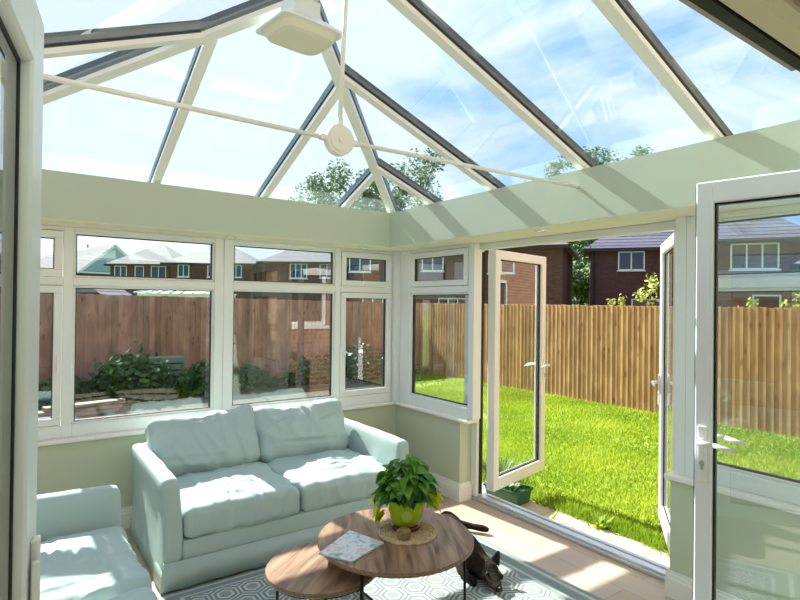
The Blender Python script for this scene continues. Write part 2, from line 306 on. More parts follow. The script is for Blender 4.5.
# soffit skins (pelmet paint with warm bounce light put into the colour)
def soff(name,a,b): o=obj(name,box(a,b),'soffit'); tag(o,kind='structure')
soff('trim_4',(XP+.001,YH,ZS-.004),(XE-.06,YE-.07,ZS)); soff('trim_5',(XL-.001,YP+.001,ZS-.004),(XP+.001,YE-.07,ZS)); soff('trim_6',(XLE+.06,YH,ZS-.004),(XL-.001,YE-.07,ZS))
# exterior gutter fascia
bm=bmesh.new(); bx(bm,(XLE-.1,YE,ZS+.02),(XE+.1,YE+.1,ZS+.12)); bx(bm,(XE,YH,ZS+.02),(XE+.1,YE,ZS+.12)); bx(bm,(XLE-.1,YH,ZS+.02),(XLE,YE,ZS+.12)); o=obj('trim_7',bm,'upvc'); tag(o,kind='structure')

# skirting boards
def skirt(name,segs):
    bm=bmesh.new()
    for (a,b,nx,ny) in segs:
        x0,y0=a; x1,y1=b
        bx(bm,(x0,y0,0),(x1+nx*.018,y1+ny*.018,.105)); bx(bm,(x0,y0,.105),(x1+nx*.011,y1+ny*.011,.128)); bx(bm,(x0,y0,.128),(x1+nx*.006,y1+ny*.006,.145))
    o=obj(name,bm,'white'); tag(o,kind='structure')
skirt('baseboard_back',[((XLF,YF),(XF,YF),0,-1)])
skirt('baseboard_right',[((XF,3.345),(XF,YF),-1,0),((XF-.0172,3.362),(XF+.125,3.362),0,-1),((XF,YH),(XF,1.633),-1,0),((XF-.0172,1.616),(XF+.125,1.616),0,1)])
skirt('baseboard_left',[((XLF,YH),(XLF,YF),1,0)])

# window sills
def sill(name,parts):
    bm=bmesh.new()
    for a,b in parts: bx(bm,a,b,.008,2)
    o=obj(name,bm,'white'); tag(o,kind='structure')
sill('trim_8',[((XLF,YF-.03,ZD),(XF-.03,YF+.10,ZD+.028))])
sill('trim_9',[((XF-.03,3.25,ZD),(XF+.11,YF+.10,ZD+.028)),((XF-.03,YH,ZD),(XF+.11,1.64,ZD+.028))])
sill('trim_10',[((XLF-.1,YH,ZD),(XLF+.03,YF+.1,ZD+.028))])

# ------------------------------------------------------------------ windows
# generic: unit defined on a wall frame. 'a' axis along wall, z up, n = inward normal
def tr(wall):
    if wall=='A': return lambda s,z,d:(s,YW+d,z)           # d: depth outward
    if wall=='B': return lambda s,z,d:(XW+d,s,z)
    if wall=='C': return lambda s,z,d:(XLW-d,s,z)
def wbar(bm,T,s0,s1,z0,z1,d0,d1,bev=.004): bx(bm,T(s0,z0,d0),T(s1,z1,d1),bev,1)
ZB,ZT=ZD+.028,ZS-.004; TR0,TR1=1.70,1.755
def window(name,wall,s0,s1,cols,lab):
    """cols: list of (s_left,s_right,kind) ; kind: 'fix','side' (side hung lower sash), top: fixed or 'top' sash"""
    T=tr(wall); w=struct(name,lab,'window'); bm=bmesh.new(); D=.07
    edges=[s0]+sum([[c[0],c[1]] for c in cols],[])+[s1]
    for i in range(0,len(edges),2):
        wbar(bm,T,edges[i],edges[i+1],ZB,ZT,0,D)
    for c in cols:
        wbar(bm,T,c[0],c[1],ZB,ZB+.085,0,D); wbar(bm,T,c[0],c[1],TR0,TR1,0.001,D); wbar(bm,T,c[0],c[1],ZT-.03,ZT,0.001,D)
    obj('window_frame',bm,'upvc',w)
    for (a,b,top,low,hs) in cols:
        for (z0,z1,kind) in ((ZB+.085,TR0,low),(TR1,ZT-.03,top)):
            if kind=='fix':
                m=.016
                bm=bmesh.new(); wbar(bm,T,a,b,z0,z0+m,.02,.055); wbar(bm,T,a,b,z1-m,z1,.02,.055); wbar(bm,T,a,a+m,z0+m,z1-m,.02,.055); wbar(bm,T,b-m,b,z0+m,z1-m,.02,.055); obj('glazing_bead',bm,'upvc',w)
                a2,b2,y0,y1=a+m,b-m,z0+m,z1-m; dd=.035
            else:
                m=.052; e=.004
                bm=bmesh.new(); wbar(bm,T,a+e,b-e,z0+e,z0+m,-.012,.05); wbar(bm,T,a+e,b-e,z1-m,z1-e,-.012,.05); wbar(bm,T,a+e,a+m,z0+m,z1-m,-.012,.05); wbar(bm,T,b-m,b-e,z0+m,z1-m,-.012,.05); sash=obj('sash',bm,'upvc',w)
                a2,b2,y0,y1=a+m,b-m,z0+m,z1-m; dd=.025
                bm=bmesh.new()   # handle
                if kind=='side':
                    hx=b-.027 if hs>0 else a+.027; wbar(bm,T,hx-.013,hx+.013,1.10,1.17,-.024,-.012); wbar(bm,T,hx-.009,hx+.009,1.12,1.24,-.045,-.030); wbar(bm,T,hx-.009,hx+.009,1.12,1.145,-.04,-.02)
                else:
                    hx=(a+b)/2; wbar(bm,T,hx-.035,hx+.035,z0+.012,z0+.036,-.024,-.012); wbar(bm,T,hx-.06,hx+.03,z0+.014,z0+.032,-.045,-.030); wbar(bm,T,hx+.0,hx+.025,z0+.014,z0+.032,-.04,-.02)
                obj('handle',bm,'white',sash)
            bm=bmesh.new(); g=.005
            wbar(bm,T,a2-.003,b2+.003,y0-.003,y0+g,dd-.012,dd+.02,0); wbar(bm,T,a2-.003,b2+.003,y1-g,y1+.003,dd-.012,dd+.02,0); wbar(bm,T,a2-.003,a2+g,y0+g,y1-g,dd-.012,dd+.02,0); wbar(bm,T,b2-g,b2+.003,y0+g,y1-g,dd-.012,dd+.02,0); obj('gasket',bm,'gasket',w)
            bm=bmesh.new(); wbar(bm,T,a2+g,b2-g,y0+g,y1-g,dd,dd+.012,0); obj('glass_pane',bm,'glass',w)
    return w
window('window_1','A',-.70,1.358,[(-.62,.285,'top','side',1),(.345,1.29,'fix','fix',0)],'white two-light window in the back wall, left of the joined mullions')
window('window_2','A',1.362,2.965,[(1.432,2.35,'fix','fix',0),(2.405,2.95,'top','side',-1)],'white two-light window in the back wall, beside the room corner')
window('window_3','B',3.24,4.255,[(3.305,4.10,'top','fix',0)],'white window in the right wall between the corner and garden doors')
window('window_4','B',YH,1.55,[(.52,1.47,'fix','fix',0)],'white window in the right wall behind the open glazed door')
window('window_5','C',YH,2.38,[(.5,1.40,'fix','fix',0),(1.47,2.33,'fix','fix',0)],'white window in the left side wall nearest the house')
window('window_6','C',2.39,4.30,[(2.45,3.33,'fix','fix',0),(3.40,4.22,'fix','fix',0)],'white window in the left side wall nearest the back corner')
bm=bmesh.new(); bx(bm,(2.968,4.255,ZB),(XW+.07,YW+.07,ZT),.004,1); bx(bm,(-.79,YW,ZB),(-.70,YW+.07,ZT)); o=obj('trim_11',bm,'upvc'); tag(o,kind='structure')

# ------------------------------------------------------------------ roof
S=.40; XM=(XP+XL)/2; ZR0=2.41; 
def zB(x): return ZR0+S*(XP-x)
ridge_z=zB(XM); YR=YP-(XP-XM)
roof=struct('ceiling')
up_=.045   # glass plane above rafter underside
def rafter(p,q,name='rafter',w=.056,capw=.06):
    bm=bmesh.new(); bar(bm,p,q,w,.024,off=.021); r=obj(name,bm,'rafter',roof)
    bm=bmesh.new(); bar(bm,p,q,capw,.042,off=.062); bar(bm,p,q,capw*.5,.02,off=.045); obj('outer_cap',bm,'cap',r)
EX=.36
for y in (3.51,2.80,2.035,1.285,.52):
    xt=XM+.03 if y<=YR else XP-(YP-y)+.03*0
    rafter((XP+EX,y,zB(XP+EX)),(max(xt,XM) if y<=YR else XP-(YP-y),y,zB(max(xt,XM) if y<=YR else XP-(YP-y))))
    x2=XM-.03 if y<=YR else XL+(YP-y)
    rafter((XL-EX,y,ZR0-S*EX),(x2,y,ZR0+S*(x2-XL)))
for x in (2.30,1.59,.806,.03):
    yy=YP-min(XP-x,x-XL) 
    rafter((x,YP+EX,ZR0-S*EX),(x,yy,ZR0+S*(YP-yy)))
rafter((XP+EX,YP+EX,ZR0-S*EX),(XM,YR,ridge_z),'hip_rafter',.066,.075)
rafter((XL-EX,YP+EX,ZR0-S*EX),(XM,YR,ridge_z),'hip_rafter',.066,.075)
rafter((XM,YR+.02,ridge_z),(XM,YH,ridge_z),'ridge_beam',.09,.16)
def gpane(pts):
    bm=bmesh.new(); prism(bm,[Vector(p)+Vector((0,0,up_+.012)) for p in pts],(0,0,.012)); obj('glass_panel',bm,'roofglass',roof)
zz=ZR0-S*EX
gpane([(XP+EX,YP+EX,zz),(XL-EX,YP+EX,zz),(XM,YR,ridge_z)])
gpane([(XP+EX,YH,zz),(XP+EX,YP+EX,zz),(XM,YR,ridge_z),(XM,YH,ridge_z)])
gpane([(XL-EX,YH,zz),(XM,YH,ridge_z),(XM,YR,ridge_z),(XL-EX,YP+EX,zz)])

# ridge light unit
t=thing('ridge_boss_unit','white plastic ceiling unit with rounded pale base fixed under the roof ridge','ceiling unit',(XM-.02,YR+.02,2.86)); t.scale=(.76,.76,.76)
bm=bmesh.new()
def rrect(hx,hy,r,z,n=6):
    out=[]
    for cx,cy,a0 in ((hx-r,hy-r,0),(-hx+r,hy-r,90),(-hx+r,-hy+r,180),(hx-r,-hy+r,270)):
        for i in range(n+1): a=math.radians(a0+90*i/n); out.append((cx+r*math.cos(a),cy+r*math.sin(a),z))
    return out
def loft(bm,rings):
    R_=[[bm.verts.new(p) for p in r] for r in rings]; n=len(R_[0])
    for a,b in zip(R_,R_[1:]):
        for i in range(n): bm.faces.new((a[i],a[(i+1)%n],b[(i+1)%n],b[i]))
    bm.faces.new(R_[0][::-1]); bm.faces.new(R_[-1]); bmesh.ops.recalc_face_normals(bm,faces=bm.faces)
loft(bm,[rrect(.155,.125,.08,.0),rrect(.185,.150,.08,.010),rrect(.20,.165,.08,.045),rrect(.215,.18,.08,.055)])
obj('diffuser_base',bm,mat('warm_white_plastic',srgb(226,220,200),.4),t)
bm=bmesh.new(); loft(bm,[rrect(.225,.19,.03,.056),rrect(.225,.19,.03,.066),rrect(.15,.12,.03,.125)]); obj('cover',bm,'upvc',t)
bm=bmesh.new(); bx(bm,(-.10,-.08,.12),(.10,.08,.26),.01); obj('mount',bm,'upvc',t)
t.rotation_euler=(0,0,.12)
# tie rods
hub=(XM-.03,2.035,2.285)
t=thing('tie_rod','white tie rods meeting at a round hub hanging below the glass roof','tie rod',hub)
bm=bmesh.new()
for dx,r in ((-.018,.046),(.018,.046)): pass
bmesh.ops.create_cone(bm,cap_ends=True,segments=32,radius1=.064,radius2=.064,depth=.034,matrix=Matrix.Rotation(PI/2,4,'X')); 
bmesh.ops.create_cone(bm,cap_ends=True,segments=32,radius1=.046,radius2=.05,depth=.046,matrix=Matrix.Rotation(PI/2,4,'X'))
bmesh.ops.create_cone(bm,cap_ends=True,segments=24,radius1=.014,radius2=.014,depth=.056,matrix=Matrix.Rotation(PI/2,4,'X'))
obj('hub',bm,'rafter',t,True).data.polygons.foreach_set('use_smooth',[False]*0) if 0 else obj('hub',bm,'rafter',t)
def rod(q):
    bm=bmesh.new(); q=Vector(q)-Vector(hub); d=q.normalized(); tube(bm,d*.05,q,.0095); tube(bm,d*.045,d*.09,.014); obj('rod',bm,'rafter',t,True)
rod((XP,2.035,2.30)); rod((XL,2.035,2.30)); rod((XM,2.035,ridge_z-.0))
# soffit spotlights
for (x,y,lab) in ((2.52,4.12,'small round spotlight in the soffit near the back corner'),(1.37,4.17,'small round spotlight in the soffit over the back window mullion'),(2.86,2.43,'small round spotlight in the soffit above the garden doors')):
    t=thing('ceiling_spotlight',lab,'spotlight',(x,y,ZS-.004))
    bm=bmesh.new(); lathe(bm,[(.028,-.001),(.03,-.005),(.042,-.005),(.044,0)],28); obj('bezel',bm,'chrome',t); bm=bmesh.new(); lathe(bm,[(0,-.002),(.028,-.002)],24); obj('lamp',bm,'white',t)

# ------------------------------------------------------------------ garden doors (opened french doors)
d1=struct('door_1','white frame and low silver threshold of the open garden doorway','door frame')
bm=bmesh.new(); Y0,Y1=1.61,3.36
bx(bm,(3.124,Y1-.06,.03),(3.192,Y1+.06,ZT),.003,1); bx(bm,(3.10,Y0-.06,.03),(3.17,Y0+.03,ZT),.003,1); bx(bm,(3.10,Y0+.03,ZT-.05),(3.17,Y1-.055,ZT),.003,1)
bx(bm,(3.02,Y0-.06,ZB),(3.10,Y0+.0,ZT)); bx(bm,(3.09,Y1-.10,ZB),(3.124,Y1+.06,ZT))
obj('door_frame',bm,'upvc',d1)
bm=bmesh.new(); bx(bm,(3.124,Y0-.012,0),(3.27,3.362,.024),.005,2); bx(bm,(3.135,Y0+.03,.024),(3.18,3.30,.042),.005,2); bx(bm,(3.23,Y0+.03,.024),(3.265,3.30,.032),.003,1); obj('threshold',bm,'alu',d1)
bm=bmesh.new(); bx(bm,(3.172,Y0-.03,.022),(3.182,3.34,.036)); bx(bm,(3.15,Y1-.066,.05),(3.185,Y1-.060,ZT-.06)); obj('seal',bm,'gasket',d1)
def leaf(name,label,hinge,ang,width,z0,z1,stile=.085,th=.062,handle_side=None,swap=1,bot=.10,group=None,lever=1,hz=1.05,rail=None):
    rail=rail or stile
    """leaf in local coords: x from hinge (0) to free edge (width); y thickness; rotated by ang"""
    t=thing(name,label,'door',(hinge[0],hinge[1],0),ang,group)
    h=th/2
    bm=bmesh.new(); b=.005
    bx(bm,(0,-h,z0),(stile,h,z1),b,1); bx(bm,(width-stile,-h,z0),(width,h,z1),b,1); bx(bm,(stile-.005,-h,z0),(width-stile+.005,h,z0+bot),b,1); bx(bm,(stile-.005,-h,z1-rail),(width-stile+.005,h,z1),b,1)
    obj('door_leaf_frame',bm,'upvc',t)
    bm=bmesh.new(); g=.008; a0,a1,c0,c1=stile,width-stile,z0+bot,z1-rail
    bx(bm,(a0-.003,-h*.40,c0-.003),(a0+g,h*.40,c1)); bx(bm,(a1-g,-h*.40,c0),(a1+.003,h*.40,c1)); bx(bm,(a0,-h*.40,c0-.003),(a1,h*.40,c0+g)); bx(bm,(a0,-h*.40,c1-g),(a1,h*.40,c1+.003))
    obj('gasket',bm,'gasket',t)
    bm=bmesh.new(); bx(bm,(width,-h*.35,z0+.01),(width+.007,h*.35,z1-.01)); obj('edge_seal',bm,'gasket',t)
    bm=bmesh.new(); bx(bm,(a0+g,-.01,c0+g),(a1-g,.01,c1-g)); obj('glass_pane',bm,'glass',t)
    # handles both faces
    for sgn in ((1,-1) if handle_side is None else (handle_side,)):
        x=width-stile*.5; y=sgn*h
        bm=bmesh.new(); bx(bm,(x-.016,y,hz-.16),(x+.016,y+sgn*.012,hz+.06),.004,2); hp=obj('handle_plate',bm,'white',t)
        if not lever:
            bm=bmesh.new(); bx(bm,(x-.034,y+sgn*.004,hz-.13),(x-.018,y+sgn*.016,hz+.03),.004,2); obj('pull_grip',bm,'white',hp); continue
        bm=bmesh.new(); tube(bm,(x,y+sgn*.01,hz),(x,y+sgn*.05,hz),.011); 
        pts=[(x+.006,y+sgn*.05,hz),(x-.05,y+sgn*.055,hz+.0),(x-.125,y+sgn*.05,hz-.012)]
        tube(bm,pts[0],pts[1],.012,.010); tube(bm,pts[1],pts[2],.010,.007); obj('lever_handle',bm,'white',hp,True)
        bm=bmesh.new(); tube(bm,(x,y+sgn*.008,hz-.085),(x,y+sgn*.017,hz-.085),.010); bx(bm,(x-.004,y+sgn*.01,hz-.11),(x+.004,y+sgn*.016,hz-.085)); obj('lock_cylinder',bm,'chrome',hp)
    return t
leaf('garden_door','white glazed garden door folded open beside the corner window',(3.23,3.25),math.atan2(.215,.975),.87,.07,2.055,.075,.075)
leaf('garden_door','narrow-looking white glazed garden door at right, opened nearly edge-on',(3.24,1.69),math.atan2(.57,.82),.82,.07,2.055,.075,.07)
# house doors (camera stands in this doorway)
d2=struct('door_2','white frame of the doorway from the house','door frame')
bm=bmesh.new()
for k,(y0,y1,z) in enumerate(((YH-.028,YH+.03,2.165),(YH-.06,YH-.03,2.14),(.30,YH-.062,2.155),(.20,.30,2.165))):
    bx(bm,(OX0,y0,z-.045),(OX1,y1,z+.01),.004,1)
bx(bm,(OX0-.0,.20,0),(OX0+.05,YH+.03,2.13)); bx(bm,(OX1-.05,.20,0),(OX1,YH+.03,2.13)); obj('door_frame',bm,mat('cream_plastic',srgb(214,206,178),.4),d2)
bm=bmesh.new(); bx(bm,(OX0,YH+.032,2.118),(OX1,YH+.055,2.16)); obj('seal',bm,'gasket',d2)
bm=bmesh.new(); bx(bm,(OX0,YH+.056,2.13),(1.42,YH+.078,2.15),.002,1)
obj('weather_bar',bm,mat('taupe_plastic',srgb(170,162,150),.5),d2)
leaf('house_door','white door leaf open at the far left edge, seen along its face',(-.110,.45),math.atan2(.75,.125),.755,.06,2.10,.11,.06,handle_side=-1,hz=1.13,lever=0)
leaf('house_door','large white glazed door open at the right with white lever handle',(2.375,.46),math.atan2(.67,-.125),.66,.06,2.095,.062,.062,rail=.085,hz=1.075)

# ------------------------------------------------------------------ soft furnishing helpers
def nz3(p,s,seed=0): return noise.noise(Vector((p[0]*s+seed*7.3,p[1]*s-seed*3.1,p[2]*s+seed*1.7)))
def soft(dim,n=(26,26,10),rad=.06,puff=.03,wr=.008,seed=0,folds=(),taper=0,vert=False):
    """rounded cushion; folds: list of (x0,y0,x1,y1,width,depth) in the main face plane"""
    bm=bmesh.new(); bmesh.ops.create_cube(bm,size=2)
    hx,hy,hz=[d/2 for d in dim]
    bm.free(); bm=bmesh.new(); vid={}
    nx,ny,nz_=n
    def V(i,j,k):
        key=(i,j,k)
        if key not in vid:
            u,v,w_=2*i/nx-1,2*j/ny-1,2*k/nz_-1
            p=Vector((u*hx,v*hy,w_*hz))
            c=Vector((max(-hx+rad,min(hx-rad,p.x)),max(-hy+rad,min(hy-rad,p.y)),max(-hz+min(rad,hz*.95),min(hz-min(rad,hz*.95),p.z))))
            d=p-c; rr=min(rad,hz*.95)
            if d.length>1e-6:
                m_=max(abs(d.x),abs(d.y),abs(d.z)); d=d.normalized()*m_
            p=c+d
            pu=puff*(1-u*u)*(1-v*v)
            s=1 if w_>0 else -1
            p.z+=pu*w_
            ex=1-max(abs(u),abs(v)); 
            q=nz3(p,4,seed)*wr*1.6+nz3(p,9,seed+3)*wr*.9
            rdg=(1-abs(nz3((p.x*2.6+p.y*1.1,p.y*.9-p.x*.4,p.z),3.2,seed+9))*2.6); rdg=max(0,rdg)**3
            q+=rdg*wr*1.3
            for (a,b,c_,d_,fw,fd) in folds:
                A=Vector((a,b)); B=Vector((c_,d_)); P=Vector((p.x,p.y)); ab=B-A; tt=max(0,min(1,(P-A).dot(ab)/ab.length_squared)); dist=(P-(A+ab*tt)).length
                fd_=fd*1.15; q-=fd_*math.exp(-(dist/fw)**2)*math.sin(PI*max(.08,min(.92,tt)))*(1 if w_>-.2 else 0)
                q+=fd*.6*math.exp(-((dist-fw*1.9)/fw)**2)*math.sin(PI*max(.0,min(1,tt)))*(1 if w_>-.2 else 0)
            nn=Vector((u*abs(u)**3,v*abs(v)**3,w_)).normalized()
            p+=nn*q
            if taper: p.x*=1-taper*(v+1)/2
            vid[key]=bm.verts.new(p)
        return vid[key]
    for i in range(nx):
        for j in range(ny):
            bm.faces.new((V(i,j,nz_),V(i+1,j,nz_),V(i+1,j+1,nz_),V(i,j+1,nz_))); bm.faces.new((V(i,j,0),V(i,j+1,0),V(i+1,j+1,0),V(i+1,j,0)))
    for i in range(nx):
        for k in range(nz_):
            bm.faces.new((V(i,0,k),V(i+1,0,k),V(i+1,0,k+1),V(i,0,k+1))); bm.faces.new((V(i,ny,k),V(i,ny,k+1),V(i+1,ny,k+1),V(i+1,ny,k)))
    for j in range(ny):
        for k in range(nz_):
            bm.faces.new((V(0,j,k),V(0,j,k+1),V(0,j+1,k+1),V(0,j+1,k))); bm.faces.new((V(nx,j,k),V(nx,j+1,k),V(nx,j+1,k+1),V(nx,j,k+1)))
    return bm
def arm_mesh(side,W,D,H=.61):
    """arm: outer side flares out at the foot; local x measured from outer edge inward, front at y=0"""
    # profile (x,z): outer going up then inner going down
    prof=[(.0,.03),(.006,.10),(.014,.22),(.014,.36),(.006,.48),(-.008,.56),(-.006,.598),(.010,.612),(.045,.616),(.072,.612),(.088,.598),(.096,.56),(.106,.44),(.116,.30),(.118,.03)]
    bm=bmesh.new(); ny=22; rings=[]
    for j in range(ny+1):
        y=D*j/ny; inset=.012*math.exp(-(y/.018)) ; ring=[]
        for (x,z) in prof:
            cx,cz=.06,.32; xx=x+(cx-x)*inset*3; z2=z+(cz-z)*inset*.8 if z>.2 else z
            z2+= (z/.6)*(.012*math.sin(y*2.2+.4) + nz3((x,y,z),7,side)*.004)
            xx+=nz3((x,y*1.3,z),5,side+4)*.008
            ring.append(bm.verts.new((side*xx,y,z2)))
        rings.append(ring)
    n=len(prof)
    for a,b in zip(rings,rings[1:]):
        for i in range(n-1): bm.faces.new((a[i],a[i+1],b[i+1],b[i]))
        bm.faces.new((a[n-1],a[0],b[0],b[n-1]))
    bm.faces.new(rings[0]); bm.faces.new(rings[-1][::-1]); bmesh.ops.recalc_face_normals(bm,faces=bm.faces)
    return bm
def addmod(o,kind='SUBSURF',**k):
    m=o.modifiers.new('m',kind)
    for a,b in k.items(): setattr(m,a,b)
    return m
def sofa(label,loc,rz,W=1.67,D=.98,seedo=0):
    t=thing('sofa',label,'sofa',loc,rz)
    for s,x0,nm in ((1,0,'left'),(-1,W,'right')):
        o=obj('arm',arm_mesh(s,W,D),'fabric',t,True); o.location=(x0,0,0); addmod(o,levels=1,render_levels=1)
        for e in (): pass
    # base front panel and frame
    bm=bmesh.new(); bx(bm,(.112,.012,.03),(W-.112,.85,.262),.012,3); obj('base',bm,'fabric',t,True)
    # skirt hem with light folds
    bm=bmesh.new(); n=90; top=[];botm=[]
    path=[(.012,D-.02-(D-.02)*i/30) for i in range(30)]+[(.006+(W-.012)*i/n,-.002) for i in range(n+1)]+[(W-.012,(D-.02)*(i+1)/30) for i in range(30)]
    for i,(x,y) in enumerate(path):
        wv=.004*math.sin(i*.55)+.003*math.sin(i*.21+1); sx=-1 if x<.01+.003 else (1 if x>W-.013 else 0); fy=-1 if y<0 else 0
        top.append(bm.verts.new((x,y,.165))); botm.append(bm.verts.new((x+sx*(.016+wv),y+fy*(.010+wv),.016)))
    for i in range(len(path)-1): bm.faces.new((botm[i],botm[i+1],top[i+1],top[i]))
    o=obj('skirt',bm,'fabric',t,True); addmod(o,'SOLIDIFY',thickness=.006)
    bm=bmesh.new(); bx(bm,(.06,D-.11,.03),(W-.06,D,.62),.03,4); obj('back_frame',bm,'fabric',t,True)
    cw=(W-.236)/2
    for i in range(2):
        fd=[(-.1,-.36,.02,.02,.012,.014),(.05,-.34,.14,-.08,.011,.012),(-.02,-.12,.22,-.16,.014,.010),(.1,-.36,.06,-.2,.010,.012)] if i==0 else [(-.05,-.02,.24,-.05,.012,.014),(-.08,-.12,.2,-.14,.012,.013),(-.2,-.18,.12,-.22,.013,.010),(-.05,.06,.2,.04,.012,.010)]
        bm=soft((cw-.004,.74,.175),(54,54,10),.045,.034,.0095,seedo+i,fd)
        o=obj('seat_cushion',bm,'fabric',t,True); o.location=(.118+cw/2+i*cw,.375,.345); addmod(o,levels=1,render_levels=1)
    for i in range(2):
        fd=[(-.3,.10,.1,.16,.010,.008),(-.36,-.12,.2,-.16,.015,.008)] if i==0 else [(-.02,.26,.06,-.04,.010,.02),(-.3,-.10,.3,-.13,.012,.018),(.05,.02,.34,.10,.010,.014),(-.3,.05,-.1,.09,.012,.008)]
        bm=soft((cw+.02,.43,.19),(50,34,10),.06,.055,.013,seedo+5+i,fd,taper=0)
        for v in bm.verts: # slump the top edge
            k=max(0,(v.co.y)/.22); v.co.y-=.018*k*(1+math.cos(v.co.x*9+i))*.5*1.4
            if i==0: v.co.y+=.035*k*(v.co.x/(cw/2))*.6
        o=obj('back_cushion',bm,'fabric',t,True); o.location=(.085+cw/2+i*(cw+.012),.79,.603-.008*i); o.rotation_euler=(math.radians(58+2*i),0,math.radians(1.5-3*i)); addmod(o,levels=1,render_levels=1)
    return t
sofa('pale duck-egg fabric two-seat sofa standing under the back window',(.69,3.18,0),0,seedo=1)
sofa('pale duck-egg fabric sofa against the left side, cut off by the frame',(.50,1.62,0),PI/2,W=1.69,D=1.02,seedo=21)

# ------------------------------------------------------------------ rug
t=thing('rug','pale rug with grey hexagon pattern and sage striped border under the tables','rug',(0,0,0))
RX0,RX1,RY0,RY1=.64,2.64,.7,3.16
obj('pile',box((RX0+.17,RY0+.17,.001),(RX1-.17,RY1-.10,.010)),'rug',t)
def ring(bm,a0,a1,b0,b1):
    (x0,y0,x1,y1),(u0,v0,u1,v1)=(a0,b0)
def border(i,o_,m,z):
    bm=bmesh.new(); x0,x1,y0,y1=RX0+o_,RX1-o_,RY0+o_,RY1-o_*.6; w=i-o_
    bx(bm,(x0,y0,.001),(x0+w,y1,z)); bx(bm,(x1-w,y0,.001),(x1,y1,z)); bx(bm,(x0+w,y0,.001),(x1-w,y0+w,z)); bx(bm,(x0+w,y1-w*.6,.001),(x1-w,y1,z)); obj('border_band',bm,m,t)
border(.03,0,'rugb',.009); border(.055,.03,'rugw',.009); border(.12,.055,'rugb',.009); border(.14,.12,'rugw',.009); border(.17,.14,'rugb',.009)

# ------------------------------------------------------------------ nesting tables
def rtable(label,c,r,h,rot):
    t=thing('round_coffee_table',label,'coffee table',(c[0],c[1],.0102),rot); h-=.0102
    bm=bmesh.new(); lathe(bm,[(0,h-.022),(r-.006,h-.022),(r-.001,h-.018),(r,h-.012),(r,h-.004),(r-.003,h),(0,h)],72)
    obj('tabletop',bm,'table',t)
    bm=bmesh.new(); rr=r*.90
    for k in range(3):
        a0=2*PI*k/3; 
    lathe(bm,[(rr-.008,h-.034),(rr+.008,h-.034),(rr+.008,h-.022),(rr-.008,h-.022),(rr-.008,h-.034)],48); obj('top_ring',bm,'metal',t)
    for k in range(3):
        a=2*PI*k/3; bm=bmesh.new(); c0=Vector((math.cos(a)*rr,math.sin(a)*rr,0)); s=Vector((-math.sin(a),math.cos(a),0))*.055
        tube(bm,c0+Vector((0,0,h-.03)),c0*1.02+Vector((0,0,.0)),.0075,n=8); obj('leg',bm,'metal',t,True)
    bm=bmesh.new()
    for k in range(3):
        a=2*PI*k/3; tube(bm,(0,0,.018),(math.cos(a)*rr,math.sin(a)*rr,.018),.0065,n=8)
    obj('base_bar',bm,'metal',t,True)
    return t
TZ=.44
rtable('larger round wood-top coffee table with black legs carrying the potted plant',(1.585,2.25),.388,TZ,-.524)
rtable('smaller round wood-top nesting table partly tucked beneath the larger one',(1.235,2.36),.268,.345,2.2)
# magazine
cs=[Vector(p) for p in ((1.172,2.277,TZ),(1.419,2.419,TZ),(1.485,2.206,TZ),(1.258,2.124,TZ))]
c=sum(cs,Vector())/4
t=thing('magazine','glossy magazine with a pale flowery cover lying on the round table','magazine',(c.x,c.y,TZ+.001))
q=[p-c for p in cs]
bm=bmesh.new(); prism(bm,[Vector((p.x,p.y,0)) for p in q],(0,0,.006)); obj('pages',bm,'paper',t)
bm=bmesh.new(); prism(bm,[Vector((p.x*1.01,p.y*1.01,.006)) for p in q],(0,0,.0015)); obj('cover',bm,'mag',t)
# placemat
bm=bmesh.new(); pc=(1.655,2.245)
prof=[(0,.001)]; 
for i in range(12): r=.010+i*.012; prof+=[(r-.004,.006),(r,.010),(r+.004,.006)]
prof+=[(.148,.004),(.148,0),(0,0)]
lathe(bm,prof,56,(0,0,0)); 
for v in bm.verts: v.co.z+=.0015*math.sin(math.atan2(v.co.y,v.co.x)*40)*(1 if v.co.z>.003 else 0)
o=obj('placemat',bm,'wicker'); o.location=(pc[0],pc[1],TZ+.001); tag(o,'round woven seagrass placemat under the green plant pot','placemat')
# small round wooden box
t=thing('wooden_pot','tiny round carved wooden pot on the woven mat beside the plant','pot',(1.60,2.13,TZ+.012)); t.location=(1.588,2.186,TZ+.013)
bm=bmesh.new(); lathe(bm,[(0,0),(.030,0),(.034,.006),(.034,.026),(.031,.030),(0,.030)],28); obj('body',bm,'cork',t); bm=bmesh.new(); lathe(bm,[(0,.030),(.033,.030),(.034,.036),(.028,.041),(0,.042)],28); obj('lid',bm,'cork',t)
